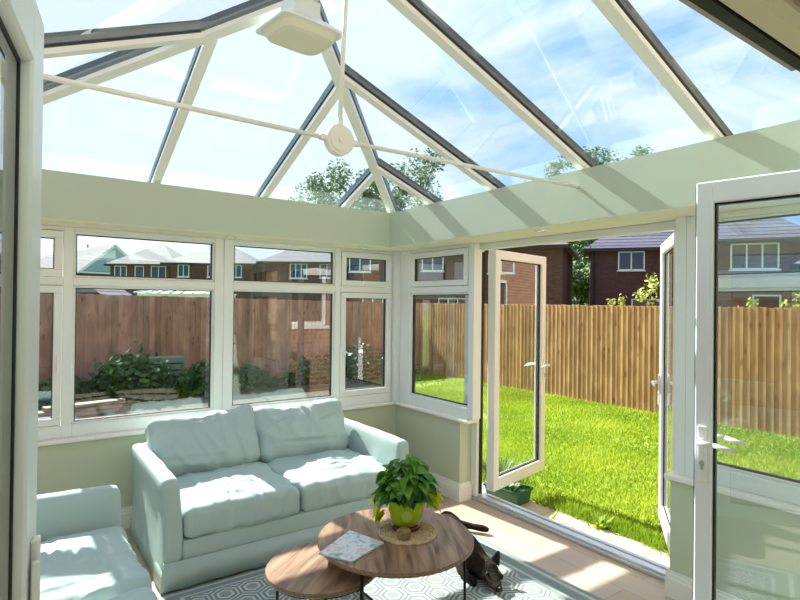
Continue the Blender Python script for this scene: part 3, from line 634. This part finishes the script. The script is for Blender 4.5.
# potted plant
random.seed(4)
def leaf_tpl(L_,W_,bend,fold=.25):
    pts=[];n=7
    for i in range(n+1):
        s=i/n; wd=W_*.5*(math.sin(PI*min(1,s**.62))**.85)*(1.0) if 0<s<1 else 0
        z=-bend*s*s*L_; x=s*L_
        pts.append((x,wd,z))
    return pts
def add_leaf(bm,org,dirv,L_,W_,bend,rl,rnd,fold=.3,rollv=0):
    d=Vector(dirv).normalized(); side=d.cross(Vector((0,0,1)))
    if side.length<.05: side=Vector((1,0,0))
    side.normalize(); up=side.cross(d).normalized()
    if rollv: q=Matrix.Rotation(rollv,3,d); side=q@side; up=q@up
    pts=leaf_tpl(L_,W_,bend); prev=None; val=random.random()
    for (x,wd,z) in pts:
        c_=Vector(org)+d*x+up*z
        if wd<1e-4: cur=(bm.verts.new(c_),)
        else: cur=(bm.verts.new(c_+side*wd+up*wd*fold),bm.verts.new(c_),bm.verts.new(c_-side*wd+up*wd*fold))
        if prev:
            if len(prev)==1 and len(cur)==3: bm.faces.new((prev[0],cur[1],cur[0])); bm.faces.new((prev[0],cur[2],cur[1])); rl+= [val,val*.93]
            elif len(cur)==1 and len(prev)==3: bm.faces.new((prev[0],prev[1],cur[0])); bm.faces.new((prev[1],prev[2],cur[0])); rl+=[val,val*.93]
            elif len(cur)==3: bm.faces.new((prev[0],prev[1],cur[1],cur[0])); bm.faces.new((prev[1],prev[2],cur[2],cur[1])); rl+=[val,val*.93]
        prev=cur
pp=(1.672,2.285,TZ+.012)
t=thing('potted_plant','leafy green pothos plant in a lime green pot on the round table','plant',pp)
bm=bmesh.new(); lathe(bm,[(0,.02),(.054,.02),(.064,.026),(.085,.065),(.096,.115),(.099,.132),(.104,.138),(.106,.152),(.101,.158),(.095,.156),(.092,.13),(.0,.125)],56); obj('pot',bm,'pot',t,True)
bm=bmesh.new(); lathe(bm,[(0,0),(.058,0),(.072,.004),(.078,.020),(.074,.022),(.066,.018),(.060,.024),(0,.024)],48); obj('saucer',bm,'saucer',t,True)
bm=bmesh.new()
lathe(bm,[(0,.134),(.05,.137),(.087,.132)],24); obj('soil',bm,'soil',t,True)
# pale oval emblem on pot front facing the camera
cd=Vector((-pp[0],-pp[1],0)).normalized(); bm=bmesh.new(); ca=math.atan2(cd.y,cd.x)+.06
pr=[]
for i in range(20):
    a=2*PI*i/20; du=.026*math.cos(a); dz=.032*math.sin(a); z=.088+dz; rr=(.085+(z-.065)*.22) if z>.065 else (.064+(z-.026)*.54); aa=ca+du/rr; pr.append(bm.verts.new((math.cos(aa)*(rr+.003),math.sin(aa)*(rr+.003),z)))
bm.faces.new(pr); o=obj('emblem',bm,mat('pale_lime_emblem',srgb(206,224,110),.3),t)
bm=bmesh.new(); st=bmesh.new(); rl=[]
for i in range(200):
    a=random.uniform(0,2*PI); el=math.asin(random.uniform(.0,1)); k=random.uniform(.75,1)
    P=Vector((math.cos(a)*math.cos(el)*.155*k,math.sin(a)*math.cos(el)*.155*k,.165+math.sin(el)*.19*k))
    if i%4==0: tube(st,(P.x*.2,P.y*.2,.13),P,.0022,n=5)
    d=Vector((P.x*1.1,P.y*1.1,random.uniform(-.06,.05)))+Vector((random.uniform(-.06,.06),random.uniform(-.06,.06),random.uniform(-.05,.03)))
    L_=random.uniform(.055,.085); add_leaf(bm,P-d.normalized()*L_*.4,d,L_,L_*.72,random.uniform(.15,.5),rl=rl,rnd=0,rollv=random.uniform(-.6,.6))
obj('foliage',bm,'leaf_pot',t,True,rnd=rl); obj('stems',st,'leaf_shrub',t,True,rnd=[.4]*5000) if 0 else None
n_=len(st.faces); obj('stems',st,'leaf_pot',t,True,rnd=[.6]*n_)
bm=bmesh.new(); rl=[]
Lr=Vector((math.cos(YAW),-math.sin(YAW),0))
for i in range(36):
    sd=-1 if i<22 else 1; base=Lr*sd*(.098+random.uniform(0,.045))+cd*random.uniform(-.03,.05)
    P=Vector((base.x,base.y,.20-random.uniform(.0,.14 if sd<0 else .08)))
    d=Vector((base.x*.8,base.y*.8,-random.uniform(.04,.12)))+Vector((random.uniform(-.05,.05),random.uniform(-.05,.05),0)); L_=random.uniform(.05,.078)
    add_leaf(bm,P,d,L_,L_*.75,.3,rl=rl,rnd=0,rollv=random.uniform(-.7,.7))
obj('yellow_leaves',bm,'leaf_yel',t,True,rnd=rl)
# side table behind the left sofa arm
t=thing('side_table','small dark wooden side table half hidden behind the left sofa','side table',(-.12,3.62,0))
bm=bmesh.new(); bx(bm,(-.22,-.16,.56),(.22,.16,.585),.006); obj('tabletop',bm,'table',t)
for sx in (-1,1):
    for sy in (-1,1): obj('leg',box((sx*.19-.018,sy*.13-.018,0),(sx*.19+.018,sy*.13+.018,.56)),'table',t)

# ------------------------------------------------------------------ dog
def remesh(parts,vox,name,m,parent=None,smooth_it=6):
    bm=bmesh.new()
    for p in parts:
        if p[0]=='e':
            _,c,r,rot=p; r_=bmesh.ops.create_icosphere(bm,subdivisions=3,radius=1); mt=Matrix.Translation(c)@rot.to_4x4()@Matrix.Diagonal((*r,1))
            for v in r_['verts']: v.co=mt@v.co
        else:
            _,pts=p
            for (a,ra),(b,rb) in zip(pts,pts[1:]):
                a=Vector(a); b=Vector(b); tube(bm,a,b,ra,rb,16)
            for (a,ra) in pts:
                r_=bmesh.ops.create_icosphere(bm,subdivisions=2,radius=ra)
                for v in r_['verts']: v.co+=Vector(a)
    me=bpy.data.meshes.new('tmp'); bm.to_mesh(me); bm.free(); o=bpy.data.objects.new('tmp',me); C.objects.link(o)
    a=o.modifiers.new('r','REMESH'); a.mode='VOXEL'; a.voxel_size=vox; s=o.modifiers.new('s','SMOOTH'); s.factor=.5; s.iterations=smooth_it
    dg=bpy.context.evaluated_depsgraph_get(); dg.update(); me2=bpy.data.meshes.new_from_object(o.evaluated_get(dg)); bpy.data.objects.remove(o)
    me2.materials.clear(); me2.materials.append(M[m]); me2.polygons.foreach_set('use_smooth',[True]*len(me2.polygons))
    ob=bpy.data.objects.new(name,me2); C.objects.link(ob); 
    if parent: ob.parent=parent
    return ob
DX,DY=2.33,2.62
t=thing('dog','small black dog lying on the rug beside the round table','dog',(DX,DY,.010))
def P(x,y,z): return Vector((x-DX,y-DY,z))
I3=Matrix.Identity(3)
body=[('c',[(P(2.50,2.93,.078),.072),(P(2.44,2.83,.085),.088),(P(2.38,2.71,.085),.084),(P(2.33,2.60,.090),.090),(P(2.285,2.49,.092),.092),(P(2.262,2.41,.088),.080),(P(2.252,2.34,.080),.066)]),
 ('c',[(P(2.250,2.30,.076),.062),(P(2.243,2.258,.072),.060),(P(2.228,2.215,.056),.044),(P(2.213,2.172,.042),.031),(P(2.206,2.150,.037),.026)]),
 ('c',[(P(2.215,2.245,.06),.036),(P(2.262,2.232,.06),.036)]),
 ('c',[(P(2.22,2.46,.055),.05),(P(2.175,2.41,.036),.032),(P(2.163,2.35,.024),.022),(P(2.160,2.305,.022),.026),(P(2.158,2.285,.018),.020)]),
 ('c',[(P(2.33,2.43,.055),.045),(P(2.345,2.34,.028),.026),(P(2.340,2.28,.020),.020),(P(2.335,2.255,.018),.018)]),
 ('c',[(P(2.50,2.90,.06),.066),(P(2.57,2.95,.045),.046),(P(2.625,2.925,.034),.027),(P(2.68,2.86,.026),.021),(P(2.715,2.805,.024),.025),(P(2.735,2.780,.020),.020)]),
 ('c',[(P(2.38,2.86,.055),.065),(P(2.32,2.80,.040),.04),(P(2.29,2.72,.03),.024),(P(2.29,2.66,.02),.02)]),
 ('c',[(P(2.52,2.99,.060),.032),(P(2.555,3.07,.030),.021),(P(2.58,3.15,.018),.015),(P(2.60,3.22,.016),.012),(P(2.61,3.28,.014),.008)]),
]
remesh(body,.0055,'body','dog',t,7)
def ear(base,tip,w,face):
    bm=bmesh.new(); b=Vector(base); tp=Vector(tip); ax=(tp-b); s=Vector(face).cross(ax).normalized(); nrm=s.cross(ax).normalized(); rows=[]
    for i in range(7):
        k=i/6; ww=w*(1-k)**.75+.002; c0=b+ax*k; row=[]
        for j in range(-3,4): u=j/3; row.append(bm.verts.new(c0+s*ww*u-nrm*(.014*(1-k)*(1-u*u))))
        rows.append(row)
    for a,c_ in zip(rows,rows[1:]):
        for i in range(6): bm.faces.new((a[i],a[i+1],c_[i+1],c_[i]))
    o=obj('ear',bm,'dog',t,True); addmod(o,'SOLIDIFY',thickness=.007); return o
ear(P(2.212,2.305,.105),P(2.196,2.335,.172),.040,(-.7,-.7,.1)); ear(P(2.292,2.268,.100),P(2.335,2.275,.160),.030,(-.4,-.9,0))
for c_,r_,nm in ((P(2.196,2.222,.088),.009,'eye'),(P(2.258,2.203,.082),.009,'eye'),(P(2.200,2.126,.040),.013,'nose')):
    bm=bmesh.new(); bmesh.ops.create_icosphere(bm,subdivisions=2,radius=r_); o=obj(nm,bm,'dark',t,True); o.location=c_

# ------------------------------------------------------------------ garden
def boards(name,label,p0,p1,zb,zt0,zt1,m,w_=.115,seed=1,flip=False,of=.026):
    t=thing(name,label,'fence',(p0[0],p0[1],0)); rg=random.Random(seed)
    p0=Vector((p0[0],p0[1],0)); p1=Vector((p1[0],p1[1],0)); L_=(p1-p0).length; d=(p1-p0).normalized(); n=Vector((-d.y,d.x,0)); bm=bmesh.new(); rl=[]
    k=int(L_/w_)
    for i in range(k):
        a=d*(i*w_); b=d*(i*w_+w_*1.1); zt=zt0+(zt1-zt0)*i/k+rg.uniform(-.008,.008); o1,o2=(of,.0) if flip else (.0,of)
        pts=[a+n*o1,b+n*o2,b+n*(o2+.014),a+n*(o1+.014)]
        prism(bm,[Vector((q.x,q.y,zb)) for q in pts],(0,0,zt-zb)); rl+=[rg.random()]*6
    obj('boards',bm,m,t,rnd=rl)
    for z in (.15,.8,1.4):
        bm=bmesh.new(); a=n*-.05; prism(bm,[Vector((a.x,a.y,z)),Vector((0,0,z))-n*.002,Vector((0,0,z+.07))-n*.002,Vector((a.x,a.y,z+.07))],d*L_); obj('rail',bm,m,t,rnd=[.5]*len(bm.faces)) if 0 else None; bm.free()
    return t
# boards faces toward the garden: boards visible side = -n ; choose direction so that n points away
boards('garden_fence','tall brown close-board fence running along the right side of the lawn',(8.6,12.0),(8.6,.46),-.2,1.63,1.60,'fence',.100,3,True,.012)
boards('garden_fence','reddish brown close-board fence across the back of the garden',(-3.1,11.9),(8.58,11.9),-.2,1.78,1.62,'fence2',.112,5)
boards('garden_fence','reddish brown close-board fence closing the left side of the garden',(-3.2,.46),(-3.2,11.88),-.2,1.78,1.78,'fence2',.112,9)
# grass
import numpy as np
def grass():
    rg=np.random.default_rng(3); n1=52000; n2=60000
    x=np.concatenate([3.74+2.5*rg.uniform(0,1,n1)**1.25,rg.uniform(6.2,8.55,n2*2//3),rg.uniform(4.6,8.5,n2//3)]); y=np.concatenate([rg.uniform(.6,6,n1),rg.uniform(1.0,9,n2*2//3),rg.uniform(6,11.8,n2//3)])
    kp=~((x<6.5)&(y>9.2)); x=x[kp]; y=y[kp]
    n=len(x); ang=rg.uniform(0,2*np.pi,n); patch=.5+.5*np.sin(x*3.1+np.sin(y*2.3))*np.sin(y*2.7+1)
    h=rg.uniform(.03,.062,n)*(.8+.45*patch); h[x<3.98]*=1.7; h*=.85; ww=rg.uniform(.004,.008,n)*(1+.22*np.maximum(0,x-4)); lean=rg.uniform(.1,.75,n)*h; la=rg.uniform(0,2*np.pi,n)
    z0=-.137; v=np.zeros((n,3,3)); dx=np.cos(ang)*ww; dy=np.sin(ang)*ww
    v[:,0]=np.stack([x-dx,y-dy,np.full(n,z0)],1); v[:,1]=np.stack([x+dx,y+dy,np.full(n,z0)],1); v[:,2]=np.stack([x+np.cos(la)*lean,y+np.sin(la)*lean,z0+h],1)
    me=bpy.data.meshes.new('lawn_grass'); me.vertices.add(n*3); me.vertices.foreach_set('co',v.reshape(-1)); me.loops.add(n*3); me.loops.foreach_set('vertex_index',np.arange(n*3)); me.polygons.add(n); me.polygons.foreach_set('loop_start',np.arange(n)*3); me.polygons.foreach_set('loop_total',np.full(n,3)); me.update()
    a=me.attributes.new('rnd','FLOAT','FACE'); a.data.foreach_set('value',np.clip(.25+.5*patch+rg.uniform(-.3,.3,n),0,1)); me.materials.append(M['grass'])
    o=bpy.data.objects.new('lawn_grass',me); C.objects.link(o); tag(o,'bright green lawn grass filling the garden outside the doors','grass',kind='stuff')
grass()
def tuft(name,label,c,n,h,sp,m,parent=None,cat='plant',group=None,w_=.012):
    bm=bmesh.new(); rl=[]
    for i in range(n):
        a=random.uniform(0,2*PI); r=random.uniform(0,sp); L_=h*random.uniform(.6,1.1)
        add_leaf(bm,(math.cos(a)*r,math.sin(a)*r,0),(math.cos(a)*.5,math.sin(a)*.5,1),L_,w_*random.uniform(.8,1.3),.35,rl=rl,rnd=0)
    o=obj(name,bm,m,parent,True,rnd=rl); o.location=c
    if not parent: tag(o,label,cat,group)
    return o
random.seed(8)
t=thing('planter_trough','small green plastic trough planter outside beside the door threshold','planter',(3.60,3.40,-.115),.15)
bm=bmesh.new(); loft(bm,[rrect(.10,.16,.02,0),rrect(.115,.18,.02,.11),rrect(.125,.19,.02,.11),rrect(.125,.19,.02,.125),rrect(.11,.175,.02,.125),rrect(.105,.17,.02,.09)]); obj('trough',bm,'box_green',t)
tuft('seedlings','',(0,0,.09),60,.07,.1,'leaf_shrub',t,w_=.03)
tuft('weed_clump','long-leaved weed clump on the paving beside the threshold',(3.52,2.86,-.115),9,.13,.03,'grass')
tuft('weed_clump','taller dark grass clump behind the green trough below the open door',(3.98,3.86,-.137),160,.26,.14,'leaf_shrub')
tuft('weed_clump','bright green weed clump at the lawn edge by the right door',(3.76,1.98,-.125),50,.10,.1,'grass',w_=.03)
tuft('weed_clump','bright green weed clump in the middle of the lawn edge',(3.78,2.62,-.125),40,.09,.09,'grass',w_=.03)
def tree(name,label,loc,H_,crown,nl,ls,m,trunk_r,seed,cat='tree',group=None,z0=-.4):
    rg=random.Random(seed); t=thing(name,label,cat,(loc[0],loc[1],z0),0,group)
    bm=bmesh.new(); tube(bm,(0,0,0),(0,0,H_*.8),trunk_r,trunk_r*.3,8); br=[]
    for i in range(9 if H_>3 else 6):
        a=rg.uniform(0,2*PI); z=H_*rg.uniform(.3,.8); l=crown*rg.uniform(.5,.95); e=Vector((math.cos(a)*l,math.sin(a)*l,min(H_*.95,z+l*rg.uniform(.6,1.3)))); tube(bm,(0,0,z),e,trunk_r*.35,trunk_r*.08,6); br.append(e)
    obj('trunk',bm,'bark',t,True)
    bl=[(e,crown*rg.uniform(.28,.48)) for e in br]+[(Vector((rg.uniform(-.3,.3)*crown,rg.uniform(-.3,.3)*crown,H_*k)),crown*s) for k,s in ((.5,.6),(.65,.6),(.8,.5),(.92,.33))]
    bm=bmesh.new(); rl=[]
    for i in range(nl):
        c_,r=rg.choice(bl); v=Vector((rg.gauss(0,1),rg.gauss(0,1),rg.gauss(0,1))).normalized()*r*rg.uniform(.4,1.08); p=c_+v
        u=Vector((rg.gauss(0,1),rg.gauss(0,1),rg.gauss(0,1))).normalized(); w_=u.orthogonal().normalized(); s=ls*rg.uniform(.6,1.3)
        vs=[bm.verts.new(p+u*s),bm.verts.new(p+w_*s*.6),bm.verts.new(p-u*s),bm.verts.new(p-w_*s*.6)]; bm.faces.new(vs); rl.append(rg.random())
    obj('foliage',bm,m,t,rnd=rl,uv=False); return t
def W(lat,D): return Vector((D*math.sin(YAW)+lat*math.cos(YAW),D*math.cos(YAW)-lat*math.sin(YAW),0))
def LP(px,D): return (px-400)/549*D
gt='tall trees beyond the houses'
for px,D,H_,cr,sd,lab in ((318,57,15.8,3.4,1,'tall pale green tree seen through the roof, leftmost'),(358,60,17.2,3.3,2,'tall pale green tree seen through the roof, second from left'),(420,57,17.2,3.7,3,'tall loose tree seen through the roof, above the corner'),(385,54,14.8,2.5,11,'small tree top showing at the roof corner between taller trees'),(552,57,17.5,3.3,4,'tree top above the beam, just left of the tie rod end'),(592,60,19.8,3.8,5,'tall dense tree rising between the two brick houses'),(634,57,19.2,3.0,6,'rightmost tree top showing above the right beam')):
    p=W(LP(px,D),D); tree('tree',lab,(p.x,p.y),H_,cr,4200,.22,'leaf_far',.25,sd,group=None)
p=W(LP(588,46),46); tree('tree','dense dark green tree filling the gap between the two brick houses',(p.x,p.y),8.6,3.6,8000,.24,'leaf_far',.25,31)
p=W(LP(581,43.5),43.5); tree('tree','low bushy tree showing at the foot of the gap between the brick houses',(p.x,p.y),5.2,2.6,5200,.22,'leaf_far',.2,37)
for px,D,H_,sd,lab in ((650,13.5,2.95,7,'yellow-green sapling beyond the fence beside the open right door'),(619,13.9,2.35,8,'smaller sapling beyond the fence, left of the taller one'),(745,13,2.3,9,'sapling beyond the fence seen through the glazed door, left one'),(792,13,2.6,10,'sapling beyond the fence seen through the glazed door, right one')):
    p=W(LP(px,D),D); tree('sapling',lab,(p.x,p.y),H_,.42,420,.055,'leaf_sap',.022,sd,'tree')
def shrub(label,c,r,n,sd,fl=0):
    rg=random.Random(sd); t=thing('shrub',label,'shrub',(c[0],c[1],-.14)); bm=bmesh.new(); rl=[]
    st=bmesh.new()
    for i in range(7): a=rg.uniform(0,2*PI); tube(st,(0,0,0),(math.cos(a)*r[0]*.6,math.sin(a)*r[1]*.6,r[2]*rg.uniform(.6,.9)),.012,.005,6)
    obj('stems',st,'bark',t)
    for i in range(n):
        v=Vector((rg.gauss(0,1),rg.gauss(0,1),abs(rg.gauss(0,1)))).normalized()*rg.uniform(.55,1.05); bump_=1+.25*math.sin(v.x*7+sd)*math.cos(v.y*6)
        p=Vector((v.x*r[0],v.y*r[1],v.z*r[2]))*bump_; u=Vector((rg.gauss(0,1),rg.gauss(0,1),rg.gauss(0,.6))).normalized(); w_=u.orthogonal().normalized(); s=.07*rg.uniform(.6,1.3)
        bm.faces.new([bm.verts.new(p+u*s),bm.verts.new(p+w_*s*.6),bm.verts.new(p-u*s),bm.verts.new(p-w_*s*.6)]); rl.append(rg.random())
    obj('foliage',bm,'leaf_shrub',t,rnd=rl,uv=False)
    if fl:
        bm=bmesh.new()
        for i in range(fl): 
            v=Vector((rg.uniform(-.8,.8)*r[0],-r[1]*.95,rg.uniform(.3,.8)*r[2])); bmesh.ops.create_icosphere(bm,subdivisions=1,radius=.035,matrix=Matrix.Translation(v))
        obj('flowers',bm,mat('yellow_petal',srgb(215,200,80),.6),t)
shrub('largest dark green shrub against the back fence, seen through the left window',(1.75,10.6),(.75,.5,.78),1500,1)
shrub('low dark green shrub at the foot of the back fence, middle of the bed',(3.0,10.8),(.65,.45,.5),900,2)
shrub('low spreading shrub at the back fence, left of the largest shrub',(.75,10.9),(.5,.4,.42),600,3)
shrub('low green shrub at the back fence near the window mullion',(4.0,10.9),(.5,.4,.42),600,4)
shrub('dark green shrub at the back fence beyond the middle window pane',(5.4,10.8),(.8,.4,.55),900,5)
shrub('dark green shrub at the back fence beyond the narrow side sash',(6.3,10.6),(.8,.5,.75),1100,6)
shrub('dark green shrub near the back right corner of the garden',(7.4,10.9),(.7,.4,.6),900,7)
t=thing('slatted_planter','grey-green slatted wooden planter standing among the shrubs','planter',(2.35,11.2,-.14))
bm=bmesh.new()
for i in range(5): bx(bm,(-.42,-.18,.05+i*.13),(.42,.18,.15+i*.13))
obj('slats',bm,mat('sage_wood',srgb(128,146,120),.8),t)
t=thing('plank_pile','stack of weathered planks on the soil bed at far left','planks',(.9,9.6,-.14),.2)
for k in range(3): obj('plank',box((-.7+.1*k,-.1,.005+k*.06),(.5+.05*k,.1,.055+k*.06)),mat('weathered_wood',srgb(150,140,120),.9),t)

# ------------------------------------------------------------------ neighbouring houses
def house(label,lat,D,Wd,dp,ze,rise,roofm,wallm='brick_red',rot=0,roof='hip',wins=(),ground=(),z0=-.5,over=.35,chim=False,pos=None,rz=None):
    """front-left bottom corner at (lat,D); front runs to the right rotated by rot (recedes if >0)"""
    p=Vector(pos) if pos else W(lat,D); t=thing('house',label,'house',(p.x,p.y,0),-YAW+rot if rz is None else rz)
    # local: x along front, y away from camera
    obj('wall',box((0,0,z0),(Wd,dp,ze)),wallm,t)
    bm=bmesh.new(); o_=over; x0,x1,y0,y1=-o_,Wd+o_,-o_,dp+o_; zb=ze-.05
    zr=ze+rise
    if roof=='hip': a=min(dp/2+o_,(x1-x0)/2-.3); r0=(x0+a,dp/2,zr); r1=(x1-a,dp/2,zr)
    elif roof=='gable': r0=(x0,dp/2,zr); r1=(x1,dp/2,zr)
    else: r0=(Wd/2,y0,zr); r1=(Wd/2,y1,zr)
    b=[bm.verts.new(q) for q in ((x0,y0,zb),(x1,y0,zb),(x1,y1,zb),(x0,y1,zb))]; c_=[bm.verts.new(r0),bm.verts.new(r1)]
    if roof=='gablef': fs=[(b[0],b[1],c_[0]),(b[1],b[2],c_[1],c_[0]),(b[2],b[3],c_[1]),(b[3],b[0],c_[0],c_[1]),tuple(b[::-1])]
    else: fs=[(b[0],b[1],c_[1],c_[0]),(b[1],b[2],c_[1]),(b[2],b[3],c_[0],c_[1]),(b[3],b[0],c_[0]),tuple(b[::-1])]
    for q in fs: bm.faces.new(q)
    bmesh.ops.recalc_face_normals(bm,faces=bm.faces); obj('roof',bm,roofm,t)
    if roof=='gablef':
        bm=bmesh.new(); prism(bm,[(.1,y0-.03,ze+.05),(Wd-.1,y0-.03,ze+.05),(Wd/2,y0-.03,zr-.25)],(0,.04,0)) ; 
        obj('gable_panel',bm,mat('teal_grey_render',srgb(150,176,182),.8),t)
        bm=bmesh.new(); bar(bm,(x0,y0-.03,zb),(Wd/2,y0-.03,zr),.06,.28,off=-.2); bar(bm,(x1,y0-.03,zb),(Wd/2,y0-.03,zr),.06,.28,off=-.2); obj('bargeboard',bm,'white',t)
    bm=bmesh.new(); bx(bm,(x0,y0-.08,zb-.16),(x1,y0,zb+.02)); bx(bm,(x0-.08,y0,zb-.16),(x0,y1,zb+.02)); bx(bm,(x1,y0,zb-.16),(x1+.08,y1,zb+.02)); obj('gutter',bm,'black' if roof!='gablef' else 'white',t)
    for (wx,wz,ww,wh,nl) in list(wins)+list(ground):
        bm=bmesh.new(); f_=.07; bx(bm,(wx,-.05,wz),(wx+ww,.02,wz+f_)); bx(bm,(wx,-.05,wz+wh-f_),(wx+ww,.02,wz+wh)); bx(bm,(wx-.06,-.10,wz-.06),(wx+ww+.06,.02,wz))
        for k in range(nl+1): xx=wx+(ww-f_)*k/nl; bx(bm,(xx,-.05,wz),(xx+f_,.02,wz+wh))
        wn=obj('window',bm,'upvc',t); obj('pane',box((wx+f_*.5,-.015,wz+f_*.5),(wx+ww-f_*.5,-.005,wz+wh-f_*.5)),'curtain',wn)
    bm=bmesh.new(); tube(bm,(.25,-.08,z0),(.25,-.08,zb-.1),.04,n=8); obj('downpipe',bm,'black',t)
    if chim: 
        bm=bmesh.new(); tube(bm,(Wd*.55,dp*.45,zr-.4),(Wd*.55,dp*.45,zr+.5),.12,n=8); bx(bm,(Wd*.55-.25,dp*.45-.05,zr+.1),(Wd*.55+.25,dp*.45+.05,zr+.16)); obj('roof_vent',bm,'black',t)
    return t
lt=math.atan2
house('dark red brick house right of centre, its side wall receding right',LP(562,30)-4.6*.93,30+4.6*.36,4.6,8,4.95,2.2,'tile_brown',rot=-lt(.36,.93)*1.0,wins=[(.5,3.4,1.5,1.1,2)])
house('dark red brick house beyond the fence with a pale two-pane upper window',LP(590,33),33,5.7,5,5.06,2.3,'tile_grey',rot=-.33,wins=[(1.55,3.72,1.45,1.12,2)],ground=[(2.3,.8,2.6,1.25,3)])
house('brick house with three-pane upper window seen through the open glazed door',LP(688,26),26,5.0,4.6,4.75,1.9,'tile_grey',rot=-.40,wins=[(1.72,3.35,1.9,1.2,3)],ground=[(2.6,.6,1.1,1.6,1)])
house('low pale-roofed house at the far right edge behind the glazed door',LP(806,17),17,6,4.3,3.0,2.0,'tile_pale',rot=-.62,ground=[(1.5,1.0,1.4,1.1,2)])
house('dark brick house seen through the corner windows',LP(343,34),34,8.0,8,5.3,2.8,'tile_brown',wins=[(.35,3.55,1.35,1.05,2),(4.85,3.65,1.35,1.05,2)],ground=[(1.2,.9,1.3,1.1,2),(5.9,1.0,1.8,1.0,3)])
house('brick terrace house with slate and pale roof behind the middle window',LP(262,44),44,6.2,7,4.9,1.9,'tile_pale',wins=[(2.2,3.55,1.4,1.2,3),(4.6,3.6,1.15,1.15,2)])
house('brick terrace house with pale roof, right part of the left window view',LP(166,48),48,7.6,8,5.0,2.1,'tile_pale',wins=[(1.0,3.75,1.0,1.1,2),(3.6,3.75,.9,1.1,1),(5.6,3.75,1.0,1.1,2)])
house('brick terrace house with three upper windows, centre of the left window view',LP(104,50),51,5.9,8,5.05,2.25,'tile_pale',wins=[(.4,3.7,1.15,1.15,2),(2.3,3.75,.85,1.1,1),(3.8,3.6,1.4,1.25,2)])
house('house with grey-white gable boards at far left of the window view',LP(80,62),62,7.4,16,4.9,3.3,'tile_pale',rot=.95,roof='gablef',chim=True)
house('orange brick neighbouring house beyond the right fence, mirrored in the open door glass',0,0,8.2,7,5.0,2.6,'tile_brown',wallm='brick_own',pos=(17.0,.4,0),rz=PI,wins=[(3.2,3.2,1.3,1.1,2)],ground=[(5.2,1.0,1.8,1.2,3)])
# neighbour's white conservatory roof and a grey shed behind the back fence
p=W(LP(137,24),24); t=thing('neighbour_conservatory','white-barred low conservatory roof just above the back fence','conservatory',(p.x,p.y,-.4),-YAW)
obj('wall',box((0,0,0),(3.4,3,2.35)),'upvc',t)
bm=bmesh.new(); b_=[bm.verts.new(q) for q in ((-.1,-.1,2.35),(3.5,-.1,2.35),(3.5,3.1,2.35),(-.1,3.1,2.35))]; c_=[bm.verts.new((1.2,1.5,2.75)),bm.verts.new((2.3,1.5,2.75))]
for q in ((b_[0],b_[1],c_[1],c_[0]),(b_[1],b_[2],c_[1]),(b_[2],b_[3],c_[0],c_[1]),(b_[3],b_[0],c_[0]),(b_[3],b_[2],b_[1],b_[0])): bm.faces.new(q)
bmesh.ops.recalc_face_normals(bm,faces=bm.faces); obj('roof',bm,mat('opal_roof',srgb(190,204,214),.3),t)
bm=bmesh.new()
for i in range(8): bar(bm,(-.1+3.6*i/7,-.1,2.36),(1.2+1.1*i/7,1.5,2.76),.05,.04)
obj('roof_bars',bm,'white',t)
p=W(LP(66,19),19); t=thing('garden_shed','grey-roofed shed showing just above the back fence at left','shed',(p.x,p.y,-.4),-YAW)
obj('wall',box((0,0,0),(1.2,2,2.2)),'brick_red',t); bm=bmesh.new(); prism(bm,[(-.2,-.1,2.2),(1.3,-.1,2.2),(.7,-.1,2.58),(-.2,-.1,2.58)],(0,2.2,0)); obj('roof',bm,'tile_grey',t)
# ------------------------------------------------------------------ groups of repeated things
GROUPS={'tree':'tall trees beyond the houses','sapling':'saplings beyond the right fence','shrub':'shrubs along the back fence','house':'neighbouring brick houses','garden_fence':'close-board garden fences','ceiling_spotlight':'soffit spotlights','sofa':'matching duck-egg sofas','round_coffee_table':'nesting coffee tables','garden_door':'open garden doors','house_door':'open doors of the house doorway','weed_clump':'weed clumps by the threshold'}
for o in bpy.data.objects:
    k=o.name.split('.')[0]
    if o.parent is None and k in GROUPS and 'label' in o: o['group']=GROUPS[k]
